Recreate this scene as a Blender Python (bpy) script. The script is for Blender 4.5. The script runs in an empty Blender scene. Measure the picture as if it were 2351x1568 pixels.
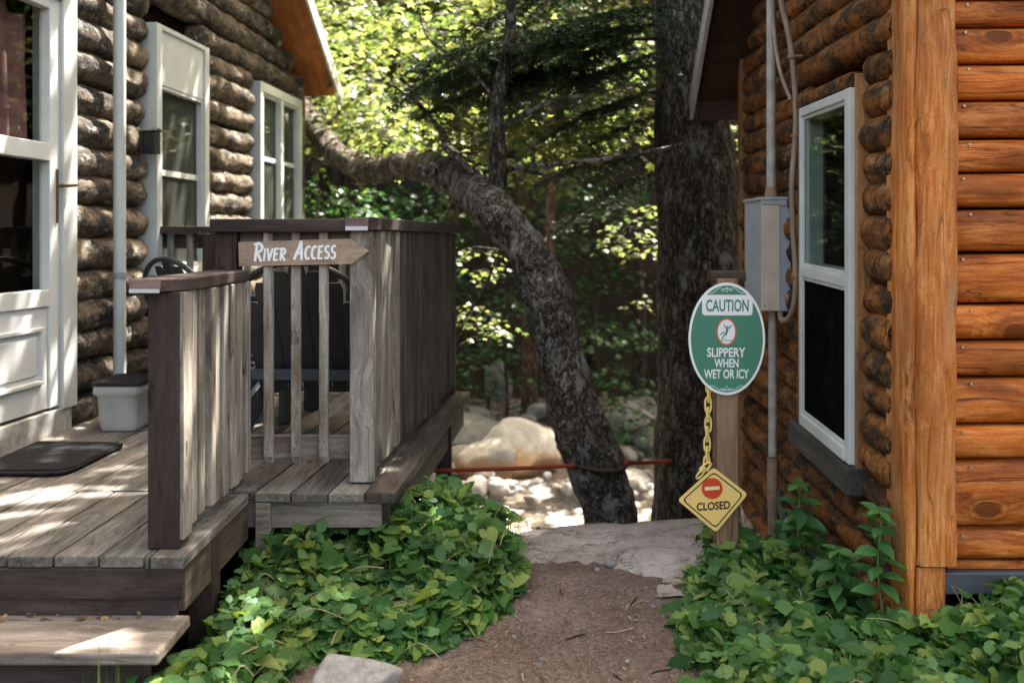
import bpy, math, random
import numpy as np
from mathutils import Vector, Matrix, noise

random.seed(7)
RNG = np.random.default_rng(11)
SC = bpy.context.scene
COL = SC.collection
E = 1.35                      # eye height above the path
F = 2286.0                    # focal length in the units used for measuring

def U(x, y, Y):               # a measured point of the photo at depth Y, as a place in metres
    return Vector(((x - 1175.0) / F * Y, Y, E + (545.0 - y) / F * Y))

# ------------------------------------------------------------------ camera, sky, sun
cam = bpy.data.cameras.new('camera')
cam_o = bpy.data.objects.new('camera', cam); COL.objects.link(cam_o)
cam_o.location = (0, 0, E); cam_o.rotation_euler = (math.radians(90), 0, 0)
cam.lens = 35; cam.sensor_width = 36; cam.shift_y = -239 / 2351
cam.clip_start = 0.05; cam.clip_end = 500
cam.dof.use_dof = True; cam.dof.focus_distance = 3.85; cam.dof.aperture_fstop = 2.2
SC.camera = cam_o

SUN = Vector((0.30, 0.40, 0.87)).normalized()
world = bpy.data.worlds.new('World'); SC.world = world; world.use_nodes = True
wn = world.node_tree
sky = wn.nodes.new('ShaderNodeTexSky'); sky.sky_type = 'NISHITA'; sky.sun_disc = False
sky.sun_elevation = math.asin(SUN.z); sky.sun_rotation = math.atan2(SUN.x, SUN.y)
sky.air_density = 1.0; sky.dust_density = 6.0; sky.ozone_density = 0.0
bg = wn.nodes['Background']; bg.inputs['Strength'].default_value = 0.15
warm = wn.nodes.new('ShaderNodeMixRGB'); warm.blend_type = 'MULTIPLY'; warm.inputs[0].default_value = 1; warm.inputs[2].default_value = (1.0, .90, .76, 1)   # hazy, warm daylight
wn.links.new(sky.outputs[0], warm.inputs[1]); wn.links.new(warm.outputs[0], bg.inputs['Color'])
sl = bpy.data.lights.new('sun', 'SUN'); sl.energy = 5.0; sl.angle = math.radians(0.5); sl.color = (1, .95, .88)
sun_o = bpy.data.objects.new('sun', sl); COL.objects.link(sun_o)
sun_o.rotation_euler = SUN.to_track_quat('Z', 'Y').to_euler(); sun_o.location = (3, 6, 14)
SC.view_settings.view_transform = 'Standard'; SC.view_settings.look = 'None'
SC.view_settings.exposure = 2.65; SC.view_settings.gamma = 1
SC.cycles.max_bounces = 8; SC.cycles.transparent_max_bounces = 12
SC.cycles.sample_clamp_indirect = 6

# ------------------------------------------------------------------ mesh builder
class MB:
    def __init__(s): s.v = []; s.f = []; s.sm = []; s.mi = []; s.cur = 0
    def add(s, vs, fs, smooth=False):
        o = len(s.v); s.v += [tuple(v) for v in vs]
        for f in fs: s.f.append(tuple(i + o for i in f)); s.sm.append(smooth); s.mi.append(s.cur)
    def box(s, x0, x1, y0, y1, z0, z1, fn=None):
        vs = [(x, y, z) for z in (z0, z1) for y in (y0, y1) for x in (x0, x1)]
        if fn: vs = [fn(*v) for v in vs]
        s.add(vs, [(0, 2, 3, 1), (4, 5, 7, 6), (0, 1, 5, 4), (2, 6, 7, 3), (0, 4, 6, 2), (1, 3, 7, 5)])
    def prism(s, poly, c0, c1, fn):           # poly in (a,b), extruded along c
        n = len(poly)
        vs = [fn(a, b, c0) for a, b in poly] + [fn(a, b, c1) for a, b in poly]
        fs = [tuple(range(n))[::-1], tuple(range(n, 2 * n))]
        fs += [(i, (i + 1) % n, n + (i + 1) % n, n + i) for i in range(n)]
        s.add(vs, fs)
    def rings(s, rings, caps=True, smooth=True, closed=False):
        n = len(rings[0]); vs = [v for r in rings for v in r]; fs = []
        m = len(rings)
        for k in range(m if closed else m - 1):
            a = k * n; b = ((k + 1) % m) * n
            for i in range(n):
                j = (i + 1) % n; fs.append((a + i, a + j, b + j, b + i))
        s.add(vs, fs, smooth)
        if caps and not closed:
            s.add(rings[0], [tuple(range(n))[::-1]]); s.add(rings[-1], [tuple(range(n))])
    def tube(s, pts, rad, seg=8, caps=True, bump=0.0, bscale=6.0, closed=False, bz=1.0):
        pts = [Vector(p) for p in pts]
        if not hasattr(rad, '__len__'): rad = [rad] * len(pts)
        rs = []; N = None
        for i, p in enumerate(pts):
            if closed: t = pts[(i + 1) % len(pts)] - pts[i - 1]
            else: t = pts[min(i + 1, len(pts) - 1)] - pts[max(i - 1, 0)]
            t.normalize()
            if N is None:
                N = t.orthogonal().normalized()
            N = (N - t * N.dot(t)).normalized(); B = t.cross(N)
            ring = []
            for k in range(seg):
                a = 2 * math.pi * k / seg
                d = N * math.cos(a) + B * math.sin(a); r = rad[i]
                if bump:
                    q = p + d * r
                    q = Vector((q.x * bscale, q.y * bscale, q.z * bscale * bz))
                    r += bump * (noise.noise(q) + .5 * noise.noise(q * 2.3))
                ring.append(p + d * r)
            rs.append(ring)
        s.rings(rs, caps, True, closed)
    def build(s, name, mat, parent=None, origin=None, bevel=0, kind=None):
        me = bpy.data.meshes.new(name)
        o = Vector(origin) if origin is not None else (ORG.get(parent.name, Vector()) if parent else Vector())
        me.from_pydata([(v[0] - o.x, v[1] - o.y, v[2] - o.z) for v in s.v], [], s.f)
        me.polygons.foreach_set('use_smooth', s.sm)
        mats = mat if isinstance(mat, (list, tuple)) else [mat]
        for m in mats: me.materials.append(m)
        me.polygons.foreach_set('material_index', s.mi); me.update()
        return link(name, me, parent, o, bevel, kind)

ORG = {}
def link(name, me, parent=None, o=None, bevel=0, kind=None):
    ob = bpy.data.objects.new(name, me); COL.objects.link(ob)
    o = o if o is not None else Vector()
    ORG[ob.name] = o
    if parent: ob.parent = parent
    else: ob.location = o
    if bevel:
        b = ob.modifiers.new('bevel', 'BEVEL'); b.width = bevel; b.segments = 2; b.limit_method = 'ANGLE'
    if kind: ob['kind'] = kind
    return ob

def tag(o, label=None, cat=None, group=None, kind=None):
    if label: o['label'] = label
    if cat: o['category'] = cat
    if group: o['group'] = group
    if kind: o['kind'] = kind
    return o

def thing(name, label, cat, loc, group=None, rz=0):
    o = bpy.data.objects.new(name, None); COL.objects.link(o); o.empty_display_size = .1
    o.location = loc; o.rotation_euler = (0, 0, rz); ORG[o.name] = Vector(loc) if rz == 0 else Vector()
    return tag(o, label, cat, group)

def copy_tree(o, parent=None):
    c = o.copy(); COL.objects.link(c)
    if parent: c.parent = parent
    for ch in list(o.children): copy_tree(ch, c)
    return c

# leaves: many copies of one small shape, as one mesh
def leaf_mesh(name, shape, faces, pos, nrm, dirv, size, smooth=True, extra=None, warp=0):
    shape = np.asarray(shape, float); k = len(shape); n = len(pos)
    nrm = nrm / np.linalg.norm(nrm, axis=1, keepdims=True)
    dirv = dirv - nrm * (dirv * nrm).sum(1, keepdims=True)
    dirv = dirv / (np.linalg.norm(dirv, axis=1, keepdims=True) + 1e-9)
    side = np.cross(dirv, nrm)
    SX = np.repeat(shape[None], n, 0)
    if warp:
        rw = np.random.default_rng(n); SX = SX + rw.normal(0, warp, SX.shape) * (shape[None, :, 1, None] > .03); SX[:, :, 2] *= rw.uniform(-.6, 1.9, (n, 1)); SX[:, :, 0] *= rw.uniform(.72, 1.08, (n, 1))
    P = (pos[:, None, :] + size[:, None, None] * (SX[:, :, 0, None] * side[:, None, :] + SX[:, :, 1, None] * dirv[:, None, :]
         + SX[:, :, 2, None] * nrm[:, None, :])).reshape(-1, 3)
    loops = []; starts = []; tot = []
    lp = np.concatenate([np.array(f) for f in faces]); ln = np.array([len(f) for f in faces])
    L = (np.arange(n)[:, None] * k + lp[None, :]).ravel()
    T = np.tile(ln, n); S = np.concatenate([[0], np.cumsum(T)[:-1]])
    uvs = np.tile(shape[lp][:, :2], (n, 1)).ravel()
    if extra is not None:                                  # stems: (verts, quads) appended
        ev, eq = extra; base = len(P)
        P = np.vstack([P, ev]); L = np.concatenate([L, (eq + base).ravel()])
        T = np.concatenate([T, np.full(len(eq), 4)]); S = np.concatenate([[0], np.cumsum(T)[:-1]])
        uvs = np.concatenate([uvs, np.full(len(eq) * 8, -9.0)])
    me = bpy.data.meshes.new(name)
    me.vertices.add(len(P)); me.vertices.foreach_set('co', P.astype(np.float32).ravel())
    me.loops.add(len(L)); me.loops.foreach_set('vertex_index', L.astype(np.int32))
    me.polygons.add(len(T)); me.polygons.foreach_set('loop_start', S.astype(np.int32)); me.polygons.foreach_set('loop_total', T.astype(np.int32))
    uv = me.uv_layers.new(name='UVMap'); uv.data.foreach_set('uv', uvs.astype(np.float32))
    me.polygons.foreach_set('use_smooth', np.full(len(T), smooth))
    me.update(calc_edges=True); me.validate()
    return me

# ------------------------------------------------------------------ materials
class G:
    def __init__(s, name):
        s.m = bpy.data.materials.new(name); s.m.use_nodes = True; s.t = s.m.node_tree
        s.b = s.t.nodes['Principled BSDF']; s.o = s.t.nodes['Material Output']
    def n(s, typ, **kw):
        nd = s.t.nodes.new('ShaderNode' + typ)
        for k, v in kw.items():
            k2 = k.replace('_', ' ')
            if k2 in nd.inputs.keys(): s.set(nd.inputs[k2], v)
            else: setattr(nd, k, v)
        return nd
    def set(s, sock, v):
        if isinstance(v, bpy.types.NodeSocket): s.t.links.new(v, sock)
        elif isinstance(v, (tuple, list)) and sock.type == 'RGBA' and len(v) == 3: sock.default_value = (*v, 1)
        else: sock.default_value = v
    def coord(s, scale=(1, 1, 1), isl=0.0):
        c = s.n('TexCoord').outputs['Object']
        if isl:
            r = s.n('NewGeometry').outputs['Random Per Island']
            v = s.n('VectorMath', operation='SCALE'); s.t.links.new(s.comb(r, s.math('MULTIPLY', r, 7.3), s.math('MULTIPLY', r, 3.1)), v.inputs[0]); v.inputs['Scale'].default_value = isl
            a = s.n('VectorMath', operation='ADD'); s.t.links.new(c, a.inputs[0]); s.t.links.new(v.outputs[0], a.inputs[1]); c = a.outputs[0]
        mp = s.n('Mapping', Vector=c); mp.inputs['Scale'].default_value = scale
        return mp.outputs[0]
    def comb(s, x, y, z): return s.n('CombineXYZ', X=x, Y=y, Z=z).outputs[0]
    def noise(s, vec, scale, detail=4, rough=.55, dist=0): return s.n('TexNoise', Vector=vec, Scale=scale, Detail=detail, Roughness=rough, Distortion=dist).outputs['Fac']
    def vor(s, vec, scale, feature='F1', out='Distance', rnd=1): return s.n('TexVoronoi', feature=feature, Vector=vec, Scale=scale, Randomness=rnd).outputs[out]
    def math(s, op, a, b=0.0, clamp=False):
        nd = s.n('Math', operation=op, use_clamp=clamp); s.set(nd.inputs[0], a); s.set(nd.inputs[1], b); return nd.outputs[0]
    def ramp(s, fac, stops):
        nd = s.n('ValToRGB', Fac=fac); cr = nd.color_ramp
        while len(cr.elements) < len(stops): cr.elements.new(.5)
        for e, (p, c) in zip(cr.elements, stops):
            e.position = p; e.color = (*c, 1) if hasattr(c, '__len__') else (c, c, c, 1)
        return nd.outputs[0]
    def mix(s, fac, a, b, blend='MIX'):
        nd = s.n('MixRGB', blend_type=blend); s.set(nd.inputs[0], fac); s.set(nd.inputs[1], a); s.set(nd.inputs[2], b); return nd.outputs[0]
    def bump(s, h, strength=.4, dist=.01, normal=None):
        nd = s.n('Bump', Height=h, Strength=strength, Distance=dist)
        if normal: s.set(nd.inputs['Normal'], normal)
        return nd.outputs[0]
    def isl(s): return s.n('NewGeometry').outputs['Random Per Island']
    def done(s, col=None, rough=None, normal=None, spec=None, metal=None):
        if col is not None: s.set(s.b.inputs['Base Color'], col)
        if rough is not None: s.set(s.b.inputs['Roughness'], rough)
        if normal is not None: s.set(s.b.inputs['Normal'], normal)
        if spec is not None: s.b.inputs['Specular IOR Level'].default_value = spec
        if metal is not None: s.b.inputs['Metallic'].default_value = metal
        return s.m

def plain(name, col, rough=.6, spec=.4, metal=0, wear=.15, sc=12):
    g = G(name); c = g.coord()
    n = g.noise(c, sc, 5); n2 = g.noise(c, sc * 9, 3)
    k = g.mix(1, (*[x for x in col],), g.ramp(n, [(.3, 1 - wear), (.7, 1 + wear * .4)]), 'MULTIPLY')
    return g.done(k, g.math('ADD', g.math('MULTIPLY', n, .25), rough - .12), g.bump(n2, .08, .002), spec, metal)

AX = {'x': (.07, 1, 1), 'y': (1, .07, 1), 'z': (1, 1, .07)}
def wood(name, axis, dark, mid, light, knot=.06, crack=.5, rough=.75, bump=.5, patch=(.6, 1.25), stain=None, stain_amt=.5, gs=1.0, varr=.3, spec=.3, pale=None):
    g = G(name)
    sa = AX[axis]; sb = tuple(.25 if a < 1 else 1 for a in sa)
    c0 = g.coord(sa, 9); c1 = g.coord(sb, 9)
    wob = g.noise(c1, 7, 2)
    cw = g.n('VectorMath', operation='ADD'); g.t.links.new(c0, cw.inputs[0])
    vs = g.n('VectorMath', operation='SCALE'); g.t.links.new(g.comb(wob, wob, wob), vs.inputs[0]); vs.inputs['Scale'].default_value = .05
    g.t.links.new(vs.outputs[0], cw.inputs[1]); c0 = cw.outputs[0]
    if knot:
        sk = tuple(.55 if a < 1 else 1 for a in sa)
        kd = g.vor(g.coord(sk, 9), 4.6)
        kd = g.math('ADD', kd, g.math('MULTIPLY', g.noise(g.coord(), 50, 2), .06))
        pull = g.ramp(kd, [(.0, 1), (.45, 0)])
        kv = g.n('VectorMath', operation='SCALE'); g.t.links.new(g.comb(pull, pull, pull), kv.inputs[0]); kv.inputs['Scale'].default_value = .045
        ka = g.n('VectorMath', operation='ADD'); g.t.links.new(c0, ka.inputs[0]); g.t.links.new(kv.outputs[0], ka.inputs[1]); c0 = ka.outputs[0]
    n1 = g.noise(c0, 70 * gs, 6, .65, .3)
    n2 = g.noise(c1, 6, 3); n3 = g.noise(c0, 22 * gs, 3, .6)
    f = g.math('ADD', g.math('MULTIPLY', n1, .6), g.math('MULTIPLY', n3, .4))
    col = g.ramp(f, [(.32, dark), (.5, mid), (.68, light)])
    col = g.mix(1, col, g.ramp(n2, [(.3, patch[0]), (.7, patch[1])]), 'MULTIPLY')
    r = g.isl(); col = g.mix(1, col, g.ramp(r, [(0, 1 - varr), (1, 1 + varr)]), 'MULTIPLY')
    if stain: col = g.mix(g.math('MULTIPLY', g.ramp(g.noise(c1, 9, 5, .7), [(.5, 0), (.68, 1)]), stain_amt), col, stain)
    if pale: col = g.mix(g.math('MULTIPLY', g.ramp(g.math('ADD', g.math('MULTIPLY', g.noise(c1, 12, 5, .7), .7), g.math('MULTIPLY', n1, .3)), [(.50, 0), (.62, 1)]), .5), col, pale)
    h = n1
    if crack:
        n4 = g.noise(c0, 16 * gs, 2, .5)
        cr = g.ramp(g.math('ABSOLUTE', g.math('SUBTRACT', n4, .52)), [(.0, 1 - crack), (.016, 1)])
        cr = g.mix(g.ramp(g.noise(c1, 13, 3, .6), [(.42, 0), (.54, 1)]), (1, 1, 1), cr)
        col = g.mix(1, col, cr, 'MULTIPLY'); h = g.math('ADD', h, g.math('MULTIPLY', cr, 1.2))
    if knot and False:
        sk = tuple(.45 if a < 1 else 1 for a in sa)
        kd = g.vor(g.coord(sk, 9), 5.0)
        kk = g.ramp(g.math('ADD', kd, g.math('MULTIPLY', g.noise(g.coord(), 60, 2), .05)), [(knot, 0), (knot + .12, 1)])
        col = g.mix(kk, tuple(x * .35 for x in dark), col)
    if knot:
        kk = g.ramp(kd, [(knot + .03, 0), (knot + .07, .9), (knot + .10, .55), (knot + .20, 1)])
        col = g.mix(kk, tuple(x * .30 for x in mid), col); h = g.math('ADD', h, g.math('MULTIPLY', kk, .8))
    fine = g.noise(g.coord((1, 1, 1)), 120, 4, .7)
    col = g.mix(1, col, g.ramp(fine, [(.3, .80), (.7, 1.16)]), 'MULTIPLY')
    return g.done(col, g.math('ADD', g.math('MULTIPLY', n2, .2), rough - .1), g.bump(g.math('ADD', h, g.math('MULTIPLY', fine, .35)), bump, .004), spec)

def bark_log(name, axis, peel, dark, pale, amount=.5):
    g = G(name); sa = {'x': (.35, 1, 1), 'y': (1, .35, 1), 'z': (1, 1, .35)}[axis]
    sc = {'x': (1, .22, .22), 'y': (.22, 1, .22), 'z': (.22, .22, 1)}[axis]
    c = g.coord(sa, 11); cc = g.coord(sc, 11)
    n1 = g.noise(c, 11, 6, .7, .4); n2 = g.noise(c, 34, 5, .7); n3 = g.noise(c, 90, 3)
    grain = g.noise(g.coord(AX[axis], 9), 60, 4)
    col = g.ramp(g.math('ADD', g.math('MULTIPLY', n2, .5), g.math('MULTIPLY', grain, .5)), [(.35, tuple(x * .6 for x in peel)), (.62, peel)])
    col = g.mix(g.ramp(n1, [(amount - .06, 0), (amount + .06, 1)]), col, g.mix(n2, tuple(x * .5 for x in dark), tuple(x * 1.5 for x in dark)))
    col = g.mix(g.math('MULTIPLY', g.ramp(g.noise(c, 17, 5, .7), [(.56, 0), (.66, 1)]), .75), col, pale)
    ring = g.noise(cc, 20, 3, .6, .6)
    cr = g.ramp(g.math('ABSOLUTE', g.math('SUBTRACT', ring, .5)), [(0, .25), (.03, 1)])
    col = g.mix(1, col, cr, 'MULTIPLY')
    col = g.mix(1, col, g.ramp(g.isl(), [(0, .7), (1, 1.2)]), 'MULTIPLY')
    h = g.math('ADD', g.math('ADD', n1, g.math('MULTIPLY', n2, .6)), g.math('MULTIPLY', cr, .5))
    return g.done(col, .85, g.bump(h, .8, .015), .2)

def trunk_bark(name, ridge, fissure, lichen, sc=1.0, zs=.3, lich=.6):
    g = G(name); c = g.coord((1, 1, zs)); c1 = g.coord((1, 1, .6))
    d1 = g.math('ABSOLUTE', g.math('SUBTRACT', g.noise(c, 13 * sc, 5, .62, .5), .5))
    d2 = g.math('ABSOLUTE', g.math('SUBTRACT', g.noise(c, 34 * sc, 4, .6, .3), .5))
    n2 = g.noise(c, 55 * sc, 6, .75); n3 = g.noise(c1, 9, 7, .75); n4 = g.noise(c1, 3, 3)
    f1 = g.ramp(d1, [(0, 0), (.075, 1)]); f2 = g.ramp(d2, [(0, .25), (.06, 1)])
    f = g.math('MULTIPLY', f1, f2)
    col = g.mix(f, fissure, g.ramp(n2, [(.3, tuple(x * .45 for x in ridge)), (.7, tuple(x * 1.5 for x in ridge))]))
    col = g.mix(1, col, g.ramp(n4, [(.3, .7), (.7, 1.3)]), 'MULTIPLY')
    col = g.mix(g.math('MULTIPLY', g.ramp(n3, [(lich - .03, 0), (lich + .05, 1)]), .75), col, lichen)
    return g.done(col, .9, g.bump(g.math('ADD', f, g.math('MULTIPLY', n2, .6)), 1.0, .03), .15)

def leaf_mat(name, a, b, c, trans=.45, veins=False, rough=.45, spec=.35, tcol=None):
    g = G(name); r = g.isl()
    col = g.ramp(r, [(0, a), (.6, b), (1, c)])
    big = g.noise(g.n('TexCoord').outputs['Object'], 1.7, 3)
    col = g.mix(1, col, g.ramp(big, [(.3, .75), (.7, 1.25)]), 'MULTIPLY')
    nrm = None
    if veins:
        uv = g.n('UVMap', uv_map='UVMap').outputs[0]; sp = g.n('SeparateXYZ', Vector=uv)
        ang = g.math('ARCTAN2', sp.outputs[0], sp.outputs[1])
        vv = g.math('ABSOLUTE', g.math('SINE', g.math('MULTIPLY', ang, 5.5)))
        vm = g.ramp(vv, [(0, 1.0), (.14, 0)])
        nn = g.noise(uv, 9, 3)
        col = g.mix(g.math('MULTIPLY', vm, .55), col, g.mix(.55, col, (.26, .36, .14)))
        col = g.mix(1, col, g.ramp(nn, [(.3, .8), (.7, 1.2)]), 'MULTIPLY')
        nrm = g.bump(g.math('ADD', g.math('MULTIPLY', vm, -1.0), nn), .5, .003)
    g.done(col, rough, nrm, spec)
    tr = g.n('BsdfTranslucent'); tc = tcol or (2.0, 2.0, .9)
    g.t.links.new(g.mix(1, col, tc, 'MULTIPLY'), tr.inputs['Color'])
    mx = g.n('MixShader'); mx.inputs[0].default_value = trans
    g.t.links.new(g.b.outputs[0], mx.inputs[1]); g.t.links.new(tr.outputs[0], mx.inputs[2]); g.t.links.new(mx.outputs[0], g.o.inputs[0])
    return g.m

def glass_mat(name, tint=(.9, .95, .92), refl=1.0):
    g = G(name); fr = g.n('Fresnel', IOR=1.5); gl = g.n('BsdfGlossy', Roughness=.015, Color=(1, 1, 1, 1))
    wv = g.bump(g.noise(g.coord(), 3.5, 2), .04, .02); g.set(gl.inputs['Normal'], wv)
    tr = g.n('BsdfTransparent', Color=(*tint, 1)); mx = g.n('MixShader')
    bf = g.math('SUBTRACT', 1.0, g.n('NewGeometry').outputs['Backfacing']); g.t.links.new(g.math('MULTIPLY', g.math('MULTIPLY', fr.outputs[0], refl, True), bf), mx.inputs[0]); g.t.links.new(tr.outputs[0], mx.inputs[1]); g.t.links.new(gl.outputs[0], mx.inputs[2])
    g.t.links.new(mx.outputs[0], g.o.inputs[0]); g.t.nodes.remove(g.b)
    return g.m

def rock_mat(name, a, b, c, sc=1.0, low=None):
    g = G(name); k = g.coord(); n1 = g.noise(k, 4 * sc, 6, .65); n2 = g.noise(k, 25 * sc, 6, .7)
    oi = g.n('ObjectInfo').outputs['Random']
    col = g.ramp(g.math('ADD', g.math('MULTIPLY', n1, .6), g.math('MULTIPLY', n2, .4)), [(.33, a), (.5, b), (.68, c)])
    col = g.mix(1, col, g.ramp(oi, [(0, .7), (1, 1.15)]), 'MULTIPLY')
    if low:  # brown towards the base: shade put into the stone colour
        z = g.n('SeparateXYZ', Vector=g.coord()).outputs[2]
        m = g.ramp(g.math('ADD', z, g.math('MULTIPLY', g.math('SUBTRACT', n1, .5), .35)), [(.06, 1), (.16, 0)])
        col = g.mix(m, col, low)
    return g.done(col, .8, g.bump(n2, .6, .02), .3)

deck_wood = wood('deck_wood', 'y', (.068, .060, .050), (.150, .137, .117), (.27, .25, .22), knot=.03, crack=.6, stain=(.06, .048, .036), stain_amt=.5)
step_wood = wood('step_wood', 'x', (.13, .105, .08), (.26, .215, .17), (.42, .37, .31), knot=.03, crack=.5, stain=(.09, .07, .05), stain_amt=.6)
grey_wood = wood('grey_wood', 'z', (.105, .090, .070), (.285, .252, .205), (.45, .415, .355), knot=.05, crack=.65, stain=(.075, .052, .034), stain_amt=.65, gs=.8, varr=.2)
shaded_wood = wood('shaded_wood', 'z', (.032, .026, .020), (.085, .069, .053), (.22, .19, .15), knot=.04, crack=.7, stain=(.04, .03, .022), stain_amt=.6, gs=.8, varr=.5)  # darker copy of the grey boards, shade towards the back in its colour
grey_wood_x = wood('grey_wood_level', 'x', (.12, .10, .08), (.24, .20, .16), (.38, .34, .29), knot=.04, crack=.6, stain=(.06, .045, .035), stain_amt=.7)
stain_z = wood('stained_post_wood', 'z', (.026, .016, .012), (.047, .030, .023), (.076, .052, .041), knot=.02, crack=.7, stain=(.09, .062, .047), stain_amt=.4)
stain_x = wood('stained_board_wood', 'x', (.030, .020, .018), (.050, .034, .030), (.080, .057, .050), knot=.02, crack=.45, stain=(.12, .09, .07), stain_amt=.4)
stain_y = wood('stained_rail_wood', 'y', (.026, .017, .015), (.05, .034, .029), (.10, .075, .06), knot=0, crack=.5, stain=(.12, .09, .07), stain_amt=.5)
under_wood = wood('side_board_wood', 'y', (.03, .022, .015), (.07, .053, .035), (.12, .092, .065), crack=.6)
cap_end = wood('worn_cap_sheen', 'x', (.14, .088, .076), (.20, .128, .110), (.27, .18, .155), knot=0, crack=.2)  # sheen on the worn cap ends put into a paler brown
sign_wood = wood('sign_wood', 'x', (.24, .163, .105), (.36, .255, .172), (.44, .33, .24), knot=.035, crack=.15, rough=.6, patch=(.88, 1.1), varr=0, bump=.25)
sign_post_wood = wood('sign_post_wood', 'z', (.15, .085, .043), (.27, .162, .088), (.38, .25, .15), knot=.04, crack=.7, gs=.7, varr=.05)
post_orange = wood('orange_post_wood', 'z', (.22, .058, .010), (.54, .165, .030), (.72, .34, .12), knot=.11, crack=.5, rough=.66, bump=.6, patch=(.62, 1.2), stain=(.42, .26, .13), stain_amt=.6, gs=.9, spec=.25, pale=(.70, .34, .11))
log_orange = wood('orange_log_wood', 'x', (.19, .036, .005), (.55, .132, .013), (.74, .26, .05), knot=.11, crack=.65, rough=.62, bump=.6, patch=(.50, 1.25), stain=(.14, .040, .010), stain_amt=.6, gs=1.0, varr=.28, spec=.28, pale=(.72, .29, .075))
trim_orange = wood('orange_trim_wood', 'z', (.16, .07, .025), (.30, .14, .05), (.42, .23, .1), knot=.03, crack=.4)
soffit_wood = wood('soffit_wood', 'y', (.26, .085, .02), (.42, .15, .04), (.52, .21, .07), knot=.06, crack=.2, patch=(.7, 1.15))
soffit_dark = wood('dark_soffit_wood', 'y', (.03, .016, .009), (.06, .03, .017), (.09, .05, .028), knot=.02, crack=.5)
sill_wood = wood('grey_sill_wood', 'y', (.035, .032, .030), (.07, .064, .058), (.13, .12, .11), knot=0, crack=.6)
log_bark = bark_log('bark_log_wood', 'y', (.21, .158, .104), (.052, .046, .039), (.43, .40, .34), .50)
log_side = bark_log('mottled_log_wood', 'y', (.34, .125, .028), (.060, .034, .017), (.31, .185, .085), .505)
log_dark = plain('wall_backing', (.010, .007, .005), .95, .0)
bark_big = trunk_bark('old_tree_bark', (.20, .165, .12), (.020, .015, .011), (.40, .37, .30), 1.5, .34, .58)
bark_bent = trunk_bark('leaning_tree_bark', (.36, .295, .22), (.038, .029, .021), (.64, .60, .53), 1.7, .7, .56)
bark_far = trunk_bark('forest_bark', (.12, .095, .075), (.03, .023, .018), (.2, .18, .15), .6, .25, .6)
bark_red = trunk_bark('reddish_bark', (.24, .15, .10), (.07, .04, .028), (.32, .25, .19), .8, .25, .6)
white_paint = plain('white_paint', (.62, .64, .61), .45, .4, 0, .10, 5)
cream_paint = plain('old_white_paint', (.50, .53, .50), .5, .4, 0, .14, 5)
fascia_paint = plain('pale_fascia_paint', (.46, .44, .42), .5, .4, 0, .12, 6)
trim_grey = plain('worn_edge_highlight', (.55, .56, .57), .5)  # highlight along the stripped cap edge put into the colour
dirty_white = plain('stained_white_board', (.42, .41, .36), .7, .3, 0, .5, 16)
pipe_paint = plain('grey_pipe_paint', (.30, .30, .29), .5, .4, 0, .12, 8)
black_plastic = plain('black_plastic', (.026, .030, .036), .34, .5, 0, .2)
lit_plastic = plain('lit_black_plastic', (.05, .065, .08), .40, .5, 0, .2)  # bluish light on the black chair arms and brace put into the colour
black_metal = plain('black_metal', (.012, .012, .013), .5)
brass = plain('dark_brass', (.16, .10, .05), .35, .5, .8)
curtain_cloth = plain('maroon_curtain_cloth', (.16, .07, .072), .9, .1, 0, .4, 4)
mat_rubber = plain('doormat_fibre', (.022, .022, .024), .95, .1, 0, .6, 60)
tub_plastic = plain('cloudy_white_plastic', (.52, .52, .51), .5, .4, 0, .2, 9)
yellow_plastic = plain('yellow_plastic', (.84, .61, .18), .45, .5, 0, .06)
yellow_panel = plain('yellow_panel', (.84, .56, .17), .5, .4, 0, .05)
red_paint = plain('red_paint', (.58, .055, .014), .5, .4, 0, .06)
pale_bar = plain('pale_yellow_print', (.86, .70, .36), .5)
black_print = plain('black_print', (.016, .014, .013), .5)
green_sign = plain('green_sign_print', (.048, .205, .130), .38, .5, 0, .06, 5)
white_print = plain('white_print', (.80, .79, .76), .45, .4, 0, .03)
orange_print = plain('orange_print', (.66, .115, .045), .5)
letter_paint = plain('white_letter_paint', (.84, .85, .84), .6, .3, 0, .04)
cable_grey = plain('grey_cable_sheath', (.34, .26, .19), .5, .4, 0, .4, 7)
cable_black = plain('black_cable_sheath', (.03, .034, .04), .45)
rope_red = plain('red_rope', (.30, .045, .02), .7, .2, 0, .3, 40)
flashing = plain('grey_flashing', (.11, .12, .13), .45, .4, .3, .2)
rust_nail = plain('rusty_nail', (.035, .02, .014), .7)
screen_mat = plain('window_screen', (.055, .06, .05), .7, .2, 0, .1, 20)
screen_black = plain('black_window_screen', (.008, .008, .008), .95, .0, 0, .5, 10)
glass = glass_mat('window_glass', (.85, .9, .87), 2.4)
door_glass = glass_mat('door_window_glass', (.9, .93, .9), .5)
shingle = plain('dark_shingles', (.05, .045, .04), .9, .2, 0, .4, 15)

def metal_box_mat():
    g = G('weathered_grey_box'); c = g.coord(); cz = g.coord((1, 1, .12))
    n = g.noise(c, 8, 5); st = g.noise(cz, 26, 5, .6)
    col = g.ramp(n, [(.3, (.34, .385, .43)), (.7, (.45, .50, .54))])
    col = g.mix(g.math('MULTIPLY', g.ramp(st, [(.46, 0), (.64, 1)]), .55), col, (.46, .38, .28))
    z = g.n('SeparateXYZ', Vector=c).outputs[2]
    return g.done(col, .5, g.bump(st, .1, .002), .4, .1)
box_metal = metal_box_mat()
box_tan = plain('tan_stained_box_cover', (.62, .52, .40), .55, .4, 0, .18, 10)
conduit_mat = plain('weathered_conduit', (.52, .47, .41), .5, .4, .1, .35, 14)
rust_mat = plain('rusty_conduit', (.36, .23, .14), .7, .3, 0, .35, 22)

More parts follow.
